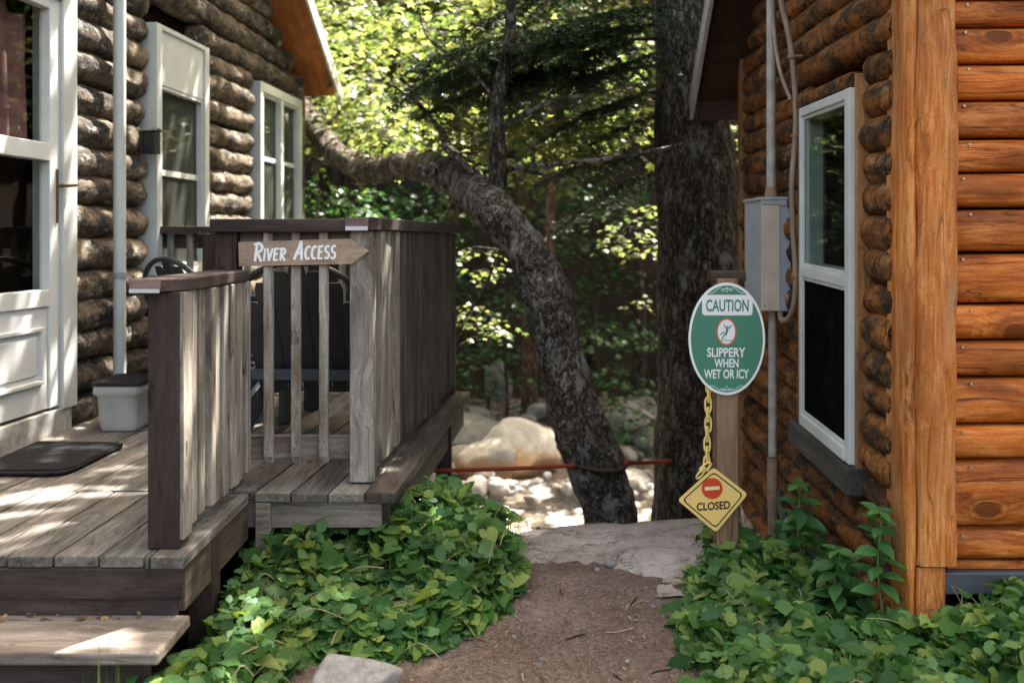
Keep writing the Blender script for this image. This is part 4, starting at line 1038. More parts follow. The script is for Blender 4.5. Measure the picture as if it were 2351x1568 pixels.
# the big dark trunk beside the right cabin
Yb = 6.75
big = thing('old_tree', 'thick dark old tree with rough bark standing behind the caution sign', 'tree', (1.25, Yb, -.9))
ctr = [(1612, 1330, 118), (1606, 1240, 108), (1601, 1150, 100), (1602, 1000, 95), (1605, 850, 94), (1608, 700, 96), (1606, 600, 98), (1602, 480, 97), (1594, 340, 87), (1586, 200, 82), (1577, 50, 79), (1570, -100, 76), (1562, -300, 72), (1555, -600, 68), (1550, -1000, 58), (1548, -1500, 40)]
pts = smooth([U(x, y, Yb) for x, y, w in ctr], 9); ws = np.interp(np.arange(len(pts)) / 9, np.arange(len(ctr)), [w for *_, w in ctr]) * Yb / F
m = MB(); m.tube(pts, list(ws), 56, bump=.022, bscale=7, bz=.35)
trk = m.build('trunk', bark_big, big)
kx = U(1566, 345, Yb - .19)
m = MB(); m.tube([kx + Vector((-.060, .01, .05)), kx + Vector((-.04, -.012, -.02)), kx + Vector((0, -.016, -.05)), kx + Vector((.045, -.012, -.01)), kx + Vector((.07, .012, .055))], [.010, .018, .020, .017, .008], 8, bump=.004, bscale=30); m.build('bark_scar', bark_big, trk)

def needles(name, boughs, mat, parent, seed):
    r = np.random.default_rng(seed); P = []; Nn = []; Dd = []; tw = MB()
    for (a, b, w, sag) in boughs:
        a = Vector(a); b = Vector(b); L = (b - a).length; t = (b - a) / L
        sd = Vector((-t.y, t.x, 0)).normalized()
        path = [a.lerp(b, i / 20) + Vector((0, 0, sag * math.sin(math.pi * i / 20) - .10 * L * (i / 20) ** 2)) for i in range(21)]
        tw.tube(path, np.linspace(.014, .003, 21), 5)
        k = int(L / .036)
        for i in range(k):
            f = .10 + .9 * i / k; p = path[int(f * 20)]
            for s in (-1, 1):
                l = w * (1.05 - f) ** .7 * r.uniform(.5, 1.1); d = (sd * s + t * r.uniform(.5, .9) + Vector((0, 0, r.uniform(-.35, .05)))).normalized()
                tw.tube([p, p + d * l * .6 + Vector((0, 0, .0)), p + d * l + Vector((0, 0, -.12 * l))], [.004, .003, .0015], 4, caps=False)
                m_ = max(4, int(l / .0050)); u = r.uniform(0, 1, m_)
                base = np.array(p)[None] + np.outer(u * l, np.array(d)) + np.outer(u * u, [0, 0, -.12 * l])
                sn = np.where(r.uniform(size=m_) < .5, -1, 1)
                lat = np.array(d.cross(Vector((0, 0, 1))))
                P.append(base); Dd.append(np.outer(sn, lat) + np.array(d)[None] * .6 + r.normal(0, .22, (m_, 3))); Nn.append(np.tile([0, 0, 1.], (m_, 1)) + r.normal(0, .35, (m_, 3)))
    P = np.concatenate(P); o = np.array(ORG[parent.name])
    me = leaf_mesh(name, [(-.11, 0, 0), (.11, 0, 0), (.08, 1, 0), (-.08, 1, 0)], [(0, 1, 2, 3)], P - o, np.concatenate(Nn), np.concatenate(Dd), r.uniform(.022, .040, len(P)), False)
    me.materials.append(mat); tw.build('twigs', bark_far, parent)
    return link(name, me, parent, Vector(o))
bl = []
for (x0, y0, Y0, x1, y1, Y1, w, sag) in (
        (1520, 55, 5.2, 1010, 150, 5.0, .62, .05), (1515, 90, 5.3, 880, 175, 5.9, .6, .08), (1520, 20, 5.3, 1150, 60, 4.6, .5, .03), (1515, 150, 5.3, 1090, 240, 6.2, .55, .05),
        (1510, 210, 5.3, 1230, 300, 5.4, .40, .03), (1510, 350, 5.4, 1190, 420, 5.9, .42, .05), (1510, 395, 5.4, 1260, 520, 6.3, .40, .03), (1512, 120, 5.2, 1290, 215, 4.9, .42, .02),
        (1515, -60, 5.3, 1000, 60, 5.6, .6, .06), (1330, 70, 5.1, 930, 120, 5.0, .7, .04), (1280, 110, 5.2, 900, 205, 5.2, .7, .05), (1300, 150, 5.3, 960, 240, 5.4, .65, .04), (1400, 60, 5.0, 1060, 130, 4.9, .7, .03), (1380, 140, 5.4, 1120, 210, 5.3, .6, .03), (1450, 100, 5.3, 1200, 170, 5.2, .6, .03), (1515, 265, 5.4, 1330, 330, 5.8, .32, .02)):
    bl.append((U(x0, y0, Y0 + 1.35), U(x1, y1, Y1 + .9), w * 1.15, sag))
needles('needles', bl, NEEDLE, big, 5)
# its unseen high crown, placed across the sun's rays to shade deck and cabins
rc = random.Random(3); cen_ = []; rad_ = []
def shade_canopy_pt(): return (rc.uniform(-1.3, 4.6), rc.uniform(4.8, 8.8), rc.uniform(5.4, 8.6))
for i in range(45):
    cen_.append(shade_canopy_pt()); rad_.append(rc.uniform(.45, .95))
crown('crown', CANOPY, big, cen_, rad_, 430, .16, 21, flat=.4)
m = MB(); branches(m, [Vector((1.1, 6.75, z)) for z in np.arange(4.2, 7.0, .3)], cen_, rad_, .05, 4); m.build('limbs', bark_big, big)

# the leaning tree
bent = thing('leaning_tree', 'leaning tree with flaking bark bending left over the river bank', 'tree', U(1405, 1300, 5.5))
Yt = 5.5
ctr = [(1425, 1360, 130), (1412, 1290, 122), (1406, 1226, 119), (1388, 1140, 124), (1364, 1062, 132), (1330, 973, 115), (1300, 879, 111), (1282, 785, 105), (1262, 715, 110), (1244, 650, 112), (1215, 590, 104), (1178, 540, 100), (1130, 480, 98), (1085, 440, 88), (1030, 405, 76), (980, 382, 70), (930, 380, 62), (880, 389, 60), (835, 388, 58), (790, 364, 56), (752, 332, 54), (722, 296, 52), (700, 255, 48), (670, 190, 44), (620, 90, 36), (560, -20, 26), (480, -160, 14)]
n = len(ctr)
pts = smooth([U(x, y, Yt + (0 if i < 12 else (i - 12) * .46)) for i, (x, y, w) in enumerate(ctr)], 7); ws = np.interp(np.arange(len(pts)) / 7, np.arange(n), [w * .5 for *_, w in ctr]) * Yt / F
ws = [w * (1 + max(0, (Y_.y - Yt)) / Yt) for w, Y_ in zip(ws, pts)]
ws = [w * (1 + .10 * noise.noise(Vector((i * .23, 3.3, 0))) + .05 * noise.noise(Vector((i * .7, 1.3, 0)))) for i, w in enumerate(ws)]
m = MB(); m.tube(pts, ws, 56, bump=.030, bscale=7, bz=.8)
for (x, y, Y, r_) in ((1218, 600, 5.40, .055), (1275, 800, 5.40, .045), (1345, 1010, 5.40, .05), (1120, 470, 5.45, .05), (985, 392, 5.85, .05)): rock(m, U(x, y, Y), (r_ * 1.2, r_, r_ * .9), 3, .4, 1.4, 0, int(x), False)
trk = m.build('trunk', bark_bent, bent)
def limb(P, w0, w1, Y0, dY, seg=16, mat=bark_bent):
    m = MB(); q = smooth([U(x, y, Y0 + dY * i) for i, (x, y) in enumerate(P)], 7); m.tube(q, list(np.linspace(w0, w1, len(q)) * Y0 / F), seg, bump=.008, bscale=10); return m.build('limb', mat, bent)
limb([(1150, 520), (1143, 430), (1142, 351), (1139, 281), (1148, 190), (1170, 90), (1175, -40), (1190, -200)], 24, 10, 5.62, .02, mat=bark_big)  # limb in shade: the darker bark carries the shade as colour
limb([(1150, 480), (1111, 425), (1068, 378), (1025, 343), (1010, 300), (960, 240), (890, 190)], 13, 4, 5.7, .12)
limb([(1140, 400), (1180, 386), (1260, 378), (1376, 367), (1505, 347), (1600, 320)], 8.5, 3, 5.65, .05)
limb([(1172, 388), (1240, 400), (1295, 432)], 6, 3, 5.7, .1)
limb([(800, 380), (740, 372), (690, 358), (640, 352)], 7, 4, 9.4, .1)
limb([(740, 300), (802, 232), (850, 205), (892, 190)], 6, 3, 9.9, -.05)
limb([(1145, 300), (1250, 240), (1390, 210), (1480, 190)], 6, 2, 5.7, .1)
limb([(1148, 250), (1080, 160), (985, 90), (960, 20)], 6, 2, 5.7, .1)
cen_ = []; rad_ = []
rq = random.Random(5)
for (x, y, Y, R) in ((740, 150, 10.6, .75), (800, 250, 10.2, .6), (860, 210, 9.6, .6), (930, 300, 8.4, .5), (830, 300, 9.8, .5), (930, 345, 8.2, .4), (990, 240, 6.8, .45), (1060, 190, 6.6, .4), (1090, 290, 6.6, .35), (1190, 300, 6.5, .38), (1260, 280, 6.6, .4), (1300, 220, 6.8, .42), (1330, 320, 6.9, .4),
                  (1400, 280, 7.0, .4), (1450, 250, 7.2, .4), (1050, 90, 6.8, .5), (960, 60, 8.0, .6), (1190, 120, 6.8, .5), (860, 60, 9.6, .7), (1180, 20, 7.0, .55), (1350, 120, 7.4, .5), (720, 40, 10.8, .8), (1000, -40, 8.5, .7)):
    cen_.append(U(x, y, Y)); rad_.append(R * 1.05)
crown('crown', MAPLE, bent, cen_, rad_, 430, .088, 8, 'maple', flat=.35)

# red rope tied between the trees and the deck
m = MB(); rp = [U(905, 1092, 5.3), U(970, 1082, 5.3), U(1100, 1078, 5.28), U(1220, 1074, 5.26), U(1318, 1068, 5.25)]
m.tube(smooth(rp), .011, 8); rope = thing('red_rope', 'red rope stretched at knee height between the deck post and the two trees', 'rope', U(1318, 1068, 5.25))
m.build('strand', rope_red, rope)
m = MB(); c0 = U(1368, 1062, 5.5); m.tube([c0 + Vector((.165 * math.cos(a), .180 * math.sin(a), .010 * math.sin(a * 2))) for a in np.linspace(0, 2 * math.pi, 40)[:-1]], .013, 8, closed=True); m.build('loop', plain('dark_rope', (.05, .028, .02), .8), rope)
m = MB(); m.tube(smooth([U(1436, 1061, 5.45), U(1470, 1062, 5.9), U(1540, 1058, 6.55)]), .012, 8); m.build('strand', rope_red, rope)

# trees beyond
def tree(name, label, base, h, lean, r0, cen_, rad_, n, size, mat, seed, barkm, shape='oval', group=None, cat='tree'):
    t = thing(name, label, cat, base, group)
    rr_ = random.Random(seed); p0 = Vector(base); P = []
    for i in range(9):
        f = i / 8; P.append(p0 + Vector((lean[0] * f + .06 * rr_.uniform(-1, 1) * (i > 0), lean[1] * f, h * f - .15 * (i == 0))))
    m = MB(); q = smooth(P, 4); m.tube(q, list(np.linspace(r0, r0 * .25, len(q))), 14, bump=r0 * .12, bscale=5)
    branches(m, q[6:], cen_, rad_, r0 * .22, seed); m.build('trunk', barkm, t)
    crown('crown', mat, t, cen_, rad_, n, size, seed, shape, flat=.3)
    return t
rt = random.Random(17)
def cloud(cx, cy, z0, z1, R, k, rad):
    C = []; Rr = []
    for i in range(k):
        f = rt.random(); a = rt.uniform(0, 6.28); d = R * math.sqrt(rt.random()) * (1.05 - .5 * abs(f - .35))
        C.append((cx + d * math.cos(a), cy + d * math.sin(a), z0 + (z1 - z0) * f)); Rr.append(rad * rt.uniform(.7, 1.2))
    return C, Rr
# mid-distance leafy trees over the river bank, sunlit
MG = 'sunlit leafy trees across the river'
for i, (X, Y, z0, z1, R, k) in enumerate(((-2.6, 15.0, 2.9, 6.8, 2.0, 24), (-.4, 15.6, 3.3, 7.2, 2.0, 24), (1.9, 15.2, 2.9, 7.2, 2.0, 24), (4.2, 15.8, 2.6, 7.0, 2.0, 22), (-5.0, 15.6, 2.6, 7.0, 2.2, 22))):
    C, Rr = cloud(X, Y, z0, z1, R, k, .8)
    b = (X, Y, ground_height(X, Y))
    tree('leafy_tree', 'sunlit yellow-green leafy tree rising from the far river bank', b, z1 - b[2], (.3, 0), .10, C, Rr, 430, .10, FAR, 100 + i, bark_far, 'maple', MG)
# forest on the hillside
FG = 'trees of the dark wooded hillside beyond the river'
proto = []
for i in range(4):
    C, Rr = cloud(0, 0, 4.2, 11.5, 2.8, 36, 1.05)
    proto.append((C, Rr))
spots = []
for row, (Y, n_, w_) in enumerate(((19.5, 7, 12), (23.5, 7, 15), (28, 8, 19), (34, 8, 24), (42, 8, 30))):
    for k in range(n_):
        spots.append((-w_ / 2 + w_ * (k + .5) / n_ + rt.uniform(-.6, .6), Y + rt.uniform(-1.2, 1.2)))
for k in range(7): spots += [(5.5 + rt.uniform(0, 5), 7 + k * 1.9), (-6.5 - rt.uniform(0, 5), 9 + k * 1.7)]  # unseen trees at both sides, added to darken the door glass reflection
made = {}
for i, (X, Y) in enumerate(spots):
    v = i % 4
    if v not in made:
        C, Rr = proto[v]
        made[v] = tree('forest_tree', 'tall leafy tree standing in the dark wood on the far hillside', (0, 0, 0), 11.5, (.3, .1), .17 if v % 2 else .12, C, Rr, 200, .19, FAR, 200 + v, bark_red if v == 2 else bark_far, 'oval', FG)
        o = made[v]
    else: o = copy_tree(made[v])
    o.location = (X, Y, ground_height(X, Y) - .1); o.rotation_euler = (0, 0, rt.uniform(0, 6.28)); s_ = rt.uniform(.85, 1.15); o.scale = (s_, s_, s_)
# named trunks one can tell apart
def pole(label, x, y0, y1, Y, w, mat, lean=0):
    a = U(x, y0, Y); a.z = min(a.z, ground_height(a.x, Y)); b = U(x + lean, y1, Y)
    t = thing('young_tree', label, 'tree', a); m = MB(); q = [a.lerp(b, i / 10) + Vector((.03 * math.sin(i * 1.3 + x), 0, 0)) for i in range(11)]
    m.tube(q, list(np.linspace(w * .5, w * .33, 11) * Y / F), 12, bump=.01, bscale=6); m.build('trunk', mat, t)
    C = [b + Vector((rt.uniform(-.8, .8), rt.uniform(-.4, .8), rt.uniform(-.2, .9))) for _ in range(5)]
    crown('crown', FAR, t, C, [.6] * 5, 200, .13, int(x), 'oval'); return t
pole('slim reddish tree trunk showing just past the leaning tree under the leaves', 1272, 760, 250, 12.5, 30, bark_red, -10)
pole('pale brown trunk half hidden behind the lower leaning trunk', 1222, 900, 420, 13.6, 42, bark_red, -25)
pole('thin pale sapling stem seen beyond the cabin corner above the railing', 735, 560, 330, 11.5, 9, bark_red, -4)
pole('thin dark trunk standing between the two big trees', 1360, 700, 330, 16, 26, bark_far, 8)

# saplings and bushes of the shaded understorey
def sapling(label, pts_, n, size, mat, shape='maple', seed=0, group=None, dx=0):
    C = [U(x, y, Y) for x, y, Y, R in pts_]; Rr = [R for *_, R in pts_]
    bx = sum(c.x for c in C) / len(C); by = sum(c.y for c in C) / len(C); b = Vector((bx + dx, by, ground_height(bx + dx, by)))
    t = thing('sapling', label, 'sapling', b, group); top = max(c.z for c in C)
    m = MB(); st_ = [b.lerp(Vector((bx + .1, by, top)), i / 8) + Vector((.04 * math.sin(i), .03 * math.cos(i * 1.7), 0)) for i in range(9)]
    m.tube(st_, list(np.linspace(.025, .008, 9)), 8); branches(m, st_[2:], C, Rr, .012, seed); m.build('stem', bark_far, t)
    crown('crown', mat, t, C, Rr, n, size, seed, shape); return t
sapling('pale green sapling with drooping sprays beyond the side railing', [(1085, 575, 8.2, .24), (1110, 620, 8.3, .22), (1085, 715, 8.1, .25), (1125, 745, 8.2, .24), (1150, 765, 8.1, .14)], 360, .064, MAPLE, 'maple', 31, dx=-.8)
sapling('bright sapling reaching in between the two big trees', [(1450, 520, 8.6, .30), (1490, 480, 8.8, .33), (1410, 555, 8.9, .22), (1490, 570, 8.7, .22), (1470, 690, 8.7, .16)], 330, .064, MAPLE, 'maple', 32, dx=.75)
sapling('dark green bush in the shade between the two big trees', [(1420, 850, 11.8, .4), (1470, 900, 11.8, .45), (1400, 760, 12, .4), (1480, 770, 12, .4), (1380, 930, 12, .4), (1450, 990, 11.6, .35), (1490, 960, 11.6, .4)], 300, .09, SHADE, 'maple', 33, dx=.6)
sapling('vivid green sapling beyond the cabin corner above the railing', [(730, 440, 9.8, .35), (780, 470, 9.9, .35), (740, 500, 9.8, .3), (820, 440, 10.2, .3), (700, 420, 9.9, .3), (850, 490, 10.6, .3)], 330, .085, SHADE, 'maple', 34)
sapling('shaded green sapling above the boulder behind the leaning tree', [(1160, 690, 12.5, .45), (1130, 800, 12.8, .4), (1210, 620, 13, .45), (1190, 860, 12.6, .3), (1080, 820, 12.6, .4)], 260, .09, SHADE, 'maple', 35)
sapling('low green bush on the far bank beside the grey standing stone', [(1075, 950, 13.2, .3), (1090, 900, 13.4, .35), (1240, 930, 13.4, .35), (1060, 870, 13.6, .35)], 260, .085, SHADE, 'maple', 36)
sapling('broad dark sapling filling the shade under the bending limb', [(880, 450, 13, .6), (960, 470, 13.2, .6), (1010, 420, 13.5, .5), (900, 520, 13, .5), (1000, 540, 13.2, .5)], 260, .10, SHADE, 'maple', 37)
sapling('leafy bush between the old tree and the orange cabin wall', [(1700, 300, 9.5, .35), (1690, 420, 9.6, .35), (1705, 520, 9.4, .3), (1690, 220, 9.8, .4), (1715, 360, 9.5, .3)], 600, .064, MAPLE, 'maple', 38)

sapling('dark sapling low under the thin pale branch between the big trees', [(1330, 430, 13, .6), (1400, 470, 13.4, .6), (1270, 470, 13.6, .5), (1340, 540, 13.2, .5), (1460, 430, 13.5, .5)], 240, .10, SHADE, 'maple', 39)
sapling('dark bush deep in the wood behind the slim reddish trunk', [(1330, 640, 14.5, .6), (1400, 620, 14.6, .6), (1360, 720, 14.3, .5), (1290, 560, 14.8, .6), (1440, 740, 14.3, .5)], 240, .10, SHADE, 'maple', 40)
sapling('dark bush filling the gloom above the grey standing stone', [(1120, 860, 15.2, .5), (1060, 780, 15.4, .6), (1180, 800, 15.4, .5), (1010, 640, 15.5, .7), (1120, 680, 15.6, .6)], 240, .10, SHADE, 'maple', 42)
# ------------------------------------------------------------------ river stones
stone_pale = rock_mat('pale_river_stone', (.16, .14, .12), (.30, .275, .25), (.46, .435, .41), 2.4)
stone_grey = rock_mat('grey_stone', (.10, .095, .085), (.19, .18, .16), (.30, .285, .26), 2.2)
boulder_mat = rock_mat('boulder_stone', (.32, .285, .24), (.50, .47, .42), (.64, .61, .56), 1.5, (.38, .24, .135))
def big_rock(name, label, c, r, mat, seed, sub=4, amp=.22, cat='boulder', fr=1.0):
    m = MB(); rock(m, c, r, sub, amp, fr, 0, seed); o = m.build(name, mat, origin=(c[0], c[1], c[2])); return tag(o, label, cat)
big_rock('boulder', 'large pale boulder with a lower face coloured brown for shade on the river bed', (.06, 11.2, -1.08), (.52, .5, .42), boulder_mat, 3, amp=.30)
big_rock('boulder', 'low slanting pale slab leaning at the side of the large boulder', (-.26, 10.85, -1.12), (.40, .36, .27), boulder_mat, 8, amp=.25)
big_rock('boulder', 'flat grey boulder behind the large pale boulder', (-.55, 12.3, -1.05), (.5, .45, .22), stone_grey, 12)
big_rock('standing_stone', 'upright grey stone standing in the shade on the far bank', (-.19, 14.3, -.75), (.20, .18, .36), stone_grey, 5, amp=.18, cat='stone')
big_rock('boulder', 'rounded grey boulder showing between the two trunks', (1.42, 12.4, -.95), (.34, .3, .22), stone_grey, 21)
big_rock('dark_stone', 'small dark stone beside the water at the ledge edge', (.128, 4.50, .02), (.022, .03, .03), plain('dark_wet_stone', (.03, .03, .03), .5), 2, 2, cat='stone')
SG = 'stones strewn over the river bed'; RG = random.Random(41)
protos = []
for v in range(5):
    m = MB(); rock(m, (0, 0, 0), (1, RG.uniform(.7, 1), RG.uniform(.55, .8)), 3, .38, 1.2, 0, 50 + v * 3)
    o = m.build('river_stone', stone_pale); protos.append(tag(o, 'pale rounded stone among many on the sunny river bed', 'stone', SG))
cnt = 0
for i in range(190):
    Y = RG.choice((RG.uniform(8.3, 13.6), RG.uniform(9.6, 12.5))); X = RG.uniform(-.17, .17) * Y + (-.03 * Y)
    s_ = RG.choice((.07, .09, .11, .13, .16, .20)) * RG.uniform(.8, 1.2)
    if Y < 9.5:
        if i % 3: continue
        s_ *= .6
    if abs(X - .06) < .6 and 10.5 < Y < 11.8: continue
    o = protos[cnt] if cnt < 5 else protos[cnt % 5].copy()
    if cnt >= 5: COL.objects.link(o)
    o.location = (X, Y, -1.2 + s_ * .35 + .10 * max(0, Y - 11.5)); o.rotation_euler = (RG.uniform(-.4, .4), RG.uniform(-.4, .4), RG.uniform(0, 6.28)); o.scale = (s_, s_, s_); cnt += 1

# rocks beside the path
big_rock('garden_rock', 'rough pale grey rock at the edge of the dirt path among leaves', (-.50, 2.94, -.01), (.178, .16, .135), rock_mat('mossy_rock', (.17, .155, .125), (.38, .36, .32), (.56, .54, .50), 7), 6, 4, .32, 'rock')
PGp = 'small pebbles on the dirt path'
pb = MB(); rock(pb, (0, 0, 0), (1, .8, .6), 2, .3, 1.2, 0, 9); pb0 = tag(pb.build('pebble', stone_pale), 'small pale pebble lying on the dirt path', 'pebble', PGp)
first = True
for (x, y, s_) in ((1245, 1535, .012), (1402, 1322, .03), (1437, 1318, .018), (1370, 1330, .018), (1470, 1338, .014), (1520, 1330, .013), (1330, 1390, .010), (1460, 1450, .009), (1500, 1410, .010), (1280, 1360, .012), (1390, 1500, .009), (1180, 1480, .011), (1340, 1460, .008), (1440, 1540, .011)):
    Y = E * F / (y - 545); X = (x - 1175) / F * Y
    o = pb0 if first else pb0.copy()
    if not first: COL.objects.link(o)
    first = False
    o.location = (X, Y, path_height(X, Y) + s_ * .3); o.rotation_euler = (0, 0, RG.uniform(0, 6)); o.scale = (s_, s_, s_)

# ------------------------------------------------------------------ ground cover
def heart():
    h = [(0, .02), (-.09, -.11), (-.25, -.17), (-.42, -.09), (-.53, .11), (-.53, .34), (-.44, .56), (-.28, .76), (-.12, .89)]
    P = h + [(0, .99)] + [(-x, y) for x, y in h[:0:-1]]; out = []
    for i, (x, y) in enumerate(P):
        d = math.hypot(x, y - .38); out.append((x, y, .34 * abs(x) ** 1.3 - .16 * max(0, y - .45) + (.035 if i % 2 else -.02)))
    out.append((0, .36, -.02)); return out
hs = heart(); nh = len(hs) - 1
hf = [(i, (i + 1) % nh, nh) for i in range(nh)]
def inside(p, poly):
    x, y = p; c = False; j = len(poly) - 1
    for i in range(len(poly)):
        if (poly[i][1] > y) != (poly[j][1] > y) and x < (poly[j][0] - poly[i][0]) * (y - poly[i][1]) / (poly[j][1] - poly[i][1]) + poly[i][0]: c = not c
        j = i
    return c
LPOLY = []
def ground_cover(name, label, poly, n, hfun, smin, smax, seed, edges, shp=None, mat=None):
    r = np.random.default_rng(seed); xs_ = [p[0] for p in poly]; ys_ = [p[1] for p in poly]; pts_ = []
    while len(pts_) < n:
        p = (r.uniform(min(xs_), max(xs_)), r.uniform(min(ys_), max(ys_)))
        if inside(p, poly): pts_.append(p)
    P = []; Nn = []; Dd = []; S = []; EV = []; EQ = []
    for (x, y) in pts_:
        H = hfun(x, y); z0 = ground_height(x, y)
        ed = 9
        for e_ in edges:                                    # the bed thins out towards the path only
            q1, q2 = Vector(poly[e_]), Vector(poly[(e_ + 1) % len(poly)]); d = q2 - q1; t_ = min(1, max(0, (Vector((x, y)) - q1).dot(d) / d.length_squared)); ed = min(ed, (Vector((x, y)) - q1 - d * t_).length)
        H *= min(1, .30 + ed / .16)
        f = r.uniform(0, 1) ** .85
        z = z0 + .012 + H * (.10 + 1.05 * f) + .02 * math.sin(x * 17 + y * 9)
        a = r.uniform(0, 6.283); tilt = abs(r.normal(0, .5)) + .12
        ta = r.normal(-1.57, 1.2)
        nx, ny = math.cos(ta) * tilt, math.sin(ta) * tilt
        P.append((x, y, z)); Nn.append((nx, ny, 1)); Dd.append((math.cos(a), math.sin(a) - .5, -.1)); S.append(r.uniform(smin, smax) * (.55 + .6 * f) * (1.15 if r.uniform() < .12 else 1))
        if r.uniform() < .7:
            bx, by = x + r.normal(0, .05), y + r.normal(0, .05); w = .0019; k = len(EV)
            mx_, my_, mz_ = (x + bx) / 2 + r.normal(0, .01), (y + by) / 2, z0 + (z - z0) * .6
            for (qx, qy, qz) in ((bx, by, z0), (mx_, my_, mz_), (x, y, z - .002)): EV += [(qx - w, qy, qz), (qx + w, qy, qz)]
            EQ += [(k, k + 1, k + 3, k + 2), (k + 2, k + 3, k + 5, k + 4)]
    o = np.array((sum(xs_) / len(xs_), sum(ys_) / len(ys_), 0))
    me = leaf_mesh(name, *(shp or (hs, hf)), np.array(P) - o, np.array(Nn, float), np.array(Dd, float), np.array(S), True, (np.array(EV) - o, np.array(EQ)), .028)
    me.materials.append(mat or GREEN_A); LPOLY.append((poly, hfun, edges)); ob = link(name, me, None, Vector(o)); ob['kind'] = 'stuff'
    tag(ob, label, 'ground cover'); return ob
def z_of(x, y): return ground_height(x, y)
def hl(x, y):
    return .10 + .09 * noise.noise(Vector((x * 3, y * 3, 0))) + .12 * math.exp(-((x + .26) ** 2 / .07 + (y - 4.12) ** 2 / .10)) + .07 * ss(3.2, 3.7, y)
ground_cover('ground_cover', 'dense bed of round green leaves between the deck and the dirt path',
             [(-1.12, 2.55), (-.72, 2.62), (-.66, 2.95), (-.60, 3.12), (-.36, 3.12), (-.22, 3.2), (-.08, 3.35), (.0, 3.62), (.05, 3.74), (.03, 4.02), (-.06, 4.35), (-.40, 4.6), (-.50, 4.6), (-.56, 3.80), (-.97, 3.78), (-.95, 3.0), (-1.0, 2.75)], 4600, hl, .028, .070, 61, range(0, 9))
def hr(x, y): return .09 + .08 * ss(1.3, 1.55, x) + .07 * noise.noise(Vector((x * 3, y * 3, 5))) + .05 * ss(1.2, 2.0, x)
ground_cover('ground_cover', 'dense bed of round green leaves along the foot of the orange cabin',
             [(.47, 2.62), (.52, 3.1), (.57, 3.45), (.66, 3.75), (.72, 4.1), (.78, 4.28), (1.25, 4.3), (1.31, 3.55), (1.36, 3.33), (2.9, 3.36), (2.8, 2.6)], 7000, hr, .028, .072, 62, range(0, 6))

toothed = [(0, 0, 0)]
for i in range(7):
    a = i / 6; w_ = .40 * math.sin(math.pi * (.12 + .84 * a)) ** .8; toothed.append((-w_ * (1.12 if i % 2 else .9), .06 + .88 * a, .05 * w_ - .12 * a * a))
toothed += [(0, 1.05, -.16)] + [(-x, y, z) for x, y, z in toothed[:0:-1]]; toothed.append((0, .48, -.05)); nt_ = len(toothed) - 1
tsh = (toothed, [(i, (i + 1) % nt_, nt_) for i in range(nt_)])
TOOTH = leaf_mat('toothed_leaf', (.020, .080, .022), (.055, .150, .035), (.13, .23, .07), .32, True, .5, .3)
for k in (0, 1):
    p_, h_, e_ = LPOLY[k]
    ground_cover('toothed_ground_cover', ('small toothed leaves growing among the round ones beside the deck', 'small toothed leaves growing among the round ones by the orange cabin')[k], p_, (1100, 1900)[k], lambda x, y: h_(x, y) * 1.12 + .01, .030, .062, 71 + k, e_, tsh, TOOTH)
    rr_ = random.Random(80 + k); m = MB(); cnt_ = 0                     # dry stalks criss-crossing the bed
    while cnt_ < 70:
        x = rr_.uniform(min(q[0] for q in p_), max(q[0] for q in p_)); y = rr_.uniform(2.7, 4.0)
        if not inside((x, y), p_): continue
        cnt_ += 1; a = rr_.uniform(0, 6.28); L_ = rr_.uniform(.08, .26); z = ground_height(x, y) + h_(x, y) * rr_.uniform(.7, 1.15) + .01
        m.tube(smooth([(x, y, z - .05), (x + L_ * .5 * math.cos(a), y + L_ * .5 * math.sin(a), z + rr_.uniform(-.01, .04)), (x + L_ * math.cos(a), y + L_ * math.sin(a), z + rr_.uniform(-.06, .05))], 4), rr_.uniform(.0011, .0022), 5)
    o_ = m.build('dry_stalks', STALK, origin=(x, y, 0)); o_['kind'] = 'stuff'; tag(o_, ('thin dry stalks lying over the leaf bed beside the deck', 'thin dry stalks lying over the leaf bed by the orange cabin')[k], 'stalks')

# tall weeds by the wall
def weed(label, x, y0, y1, Y, seed, lean):
    r = np.random.default_rng(seed); a = U(x, y0, Y); b = U(x + lean, y1, Y); a.z = ground_height(a.x, a.y)
    t = thing('weed', label, 'weed', a); st_ = [a.lerp(b, i / 9) + Vector((.008 * math.sin(i * .9), 0, 0)) for i in range(10)]
    m = MB(); m.tube(st_, list(np.linspace(.0045, .002, 10)), 7); m.build('stem', STEM, t)
    P = []; Nn = []; Dd = []; S = []
    H = b.z - a.z
    for k in range(11):
        f = .42 + .58 * k / 10; p = a.lerp(b, f)
        for q in range(2 if k < 10 else 5):
            an = k * 1.35 + q * math.pi + r.normal(0, .25) if k < 10 else q * 1.26
            P.append(p); Dd.append((math.cos(an), math.sin(an), .30 - .35 * (1 - f) + r.normal(0, .15))); Nn.append((r.normal(0, .2), r.normal(0, .2) - .25, 1)); S.append((.105 if k < 8 else .07) * r.uniform(.75, 1.15) * (1.1 - .45 * abs(f - .62)))
    sh = [(0, 0, 0), (-.13, .16, .03), (-.27, .34, .05), (-.24, .58, .03), (-.11, .82, -.02), (0, 1, -.10), (.11, .82, -.02), (.24, .58, .03), (.27, .34, .05), (.13, .16, .03), (0, .40, -.02)]
    me = leaf_mesh('leaves', sh, [(i, (i + 1) % 10, 10) for i in range(10)], np.array(P) - np.array(a), np.array(Nn), np.array(Dd), np.array(S)); me.materials.append(NETTLE)
    link('leaves', me, t, Vector(a))
weed('tall leafy weed growing beside the rusty conduit at the wall', 1838, 1300, 1112, 4.0, 3, -6)
weed('leafy weed growing against the orange corner post', 2022, 1340, 1172, 3.42, 4, -4)
weed('small leafy weed at the very foot of the wall between the taller two', 1920, 1345, 1262, 3.55, 9, 3)

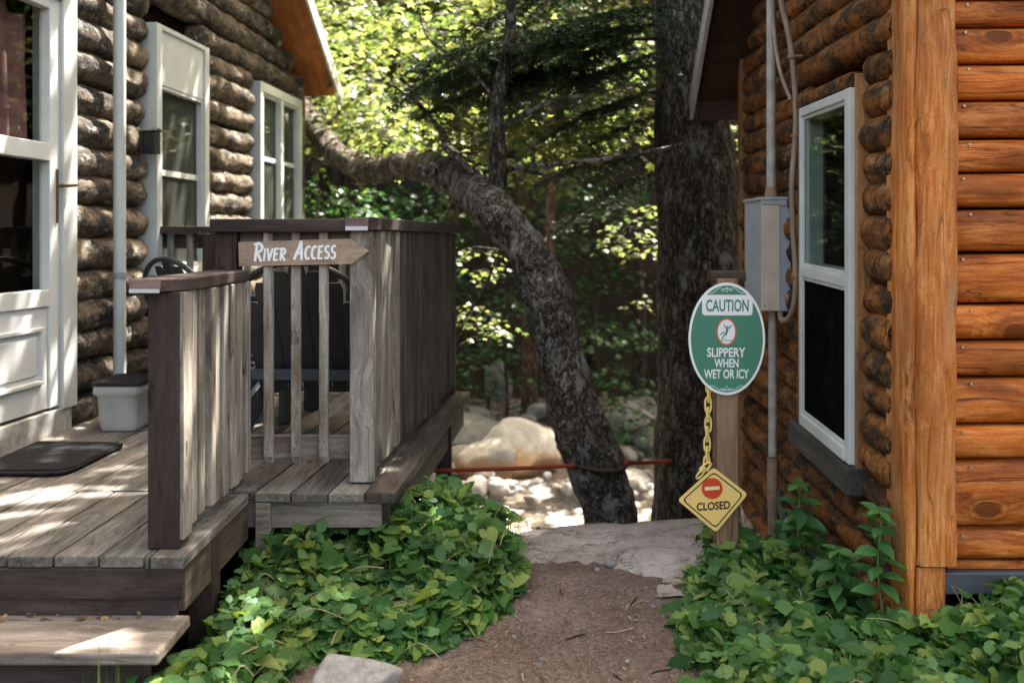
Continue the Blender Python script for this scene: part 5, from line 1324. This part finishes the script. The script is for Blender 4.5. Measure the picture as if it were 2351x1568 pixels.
# grass tufts and scattered litter
def tuft(label, x, y, Y, n, h, seed):
    r = np.random.default_rng(seed); c = U(x, y, Y); c.z = ground_height(c.x, c.y)
    an = r.uniform(0, 6.28, n); P = np.stack([r.normal(0, .02, n), r.normal(0, .02, n), np.zeros(n)], 1)
    Dd = np.stack([np.cos(an) * .45, np.sin(an) * .45, np.ones(n)], 1); Nn = np.stack([np.cos(an), np.sin(an), np.full(n, -.3)], 1)
    me = leaf_mesh('grass_tuft', [(-.008, 0, 0), (.008, 0, 0), (.007, .5, .03), (.0, 1, -.12), (-.007, .5, .03)], [(0, 1, 2, 4), (4, 2, 3)], P, Nn, Dd, h * r.uniform(.5, 1.1, n)); me.materials.append(GRASS)
    o = link('grass_tuft', me); o.location = c; tag(o, label, 'grass tuft')
tuft('thin grass tuft growing before the lowest step riser', 230, 1590, 2.68, 26, .20, 1)
tuft('taller grass blades rising past the front edge of the step', 262, 1580, 2.66, 6, .34, 2)
tuft('grass tuft at the end of the step beside the leaf bed', 375, 1590, 2.68, 30, .18, 3)
tuft('small weed tuft on the path beside the leaf bed by the post', 1510, 1545, 3.05, 22, .06, 4)
r = np.random.default_rng(77); P = []
while len(P) < 6500:
    y = r.uniform(2.5, 3.85); x = r.uniform(-.5, .8); P.append((x, y, path_height(x, y) + .003))
n = len(P); an = r.uniform(0, 6.28, n)
me = leaf_mesh('leaf_litter', [(-.16, 0, 0), (.16, 0, 0), (.12, 1, .1), (-.12, 1, .05)], [(0, 1, 2, 3)], np.array(P), np.stack([r.normal(0, .4, n), r.normal(0, .4, n), np.ones(n)], 1), np.stack([np.cos(an), np.sin(an), r.normal(0, .15, n)], 1), r.uniform(.004, .018, n) * r.uniform(.4, 1, n))
me.materials.append(leaf_mat('litter_chip', (.045, .026, .018), (.14, .085, .055), (.34, .25, .17), .1)); ll = link('leaf_litter', me); ll['kind'] = 'stuff'; tag(ll, 'bits of bark and dry leaf scattered on the path', 'litter')
TG = 'small sticks on the dirt path'
for i in range(16):
    y = RG.uniform(2.85, 3.75); x = RG.uniform(-.25, .5); a = RG.uniform(0, 6.28); L_ = RG.uniform(.03, .10); m = MB()
    P = [(x + L_ * t_ * math.cos(a) + .004 * math.sin(9 * t_), y + L_ * t_ * math.sin(a), path_height(x + L_ * t_ * math.cos(a), y + L_ * t_ * math.sin(a)) + .004) for t_ in (0, .33, .66, 1)]
    m.tube(P, RG.uniform(.0015, .003), 5); tag(m.build('twig', STALK if i % 3 else bark_far, origin=P[0]), 'thin bent stick lying on the dirt path', 'twig', TG)
r = np.random.default_rng(5)
P = np.array([(r.uniform(-2.0, -1.1), r.uniform(2.93, 2.97), .2275) for _ in range(60)] + [(r.uniform(-2.15, -1.75), r.uniform(4.75, 5.2), D + .008) for _ in range(10)] + [(r.uniform(-1.05, -.5), r.uniform(3.75, 4.4), D + .008) for _ in range(12)])
n = len(P); an = r.uniform(0, 6.28, n)
me = leaf_mesh('dry_leaves', oval_shape, oval_faces, P, np.stack([r.normal(0, .4, n), r.normal(0, .4, n), np.ones(n)], 1), np.stack([np.cos(an), np.sin(an), r.normal(0, .2, n)], 1), r.uniform(.01, .035, n))
me.materials.append(leaf_mat('dry_leaf', (.10, .06, .03), (.22, .13, .055), (.40, .27, .09), .2)); ll = link('dry_leaves', me); ll['kind'] = 'stuff'; tag(ll, 'dry brown leaves lying on the step and deck boards', 'litter')
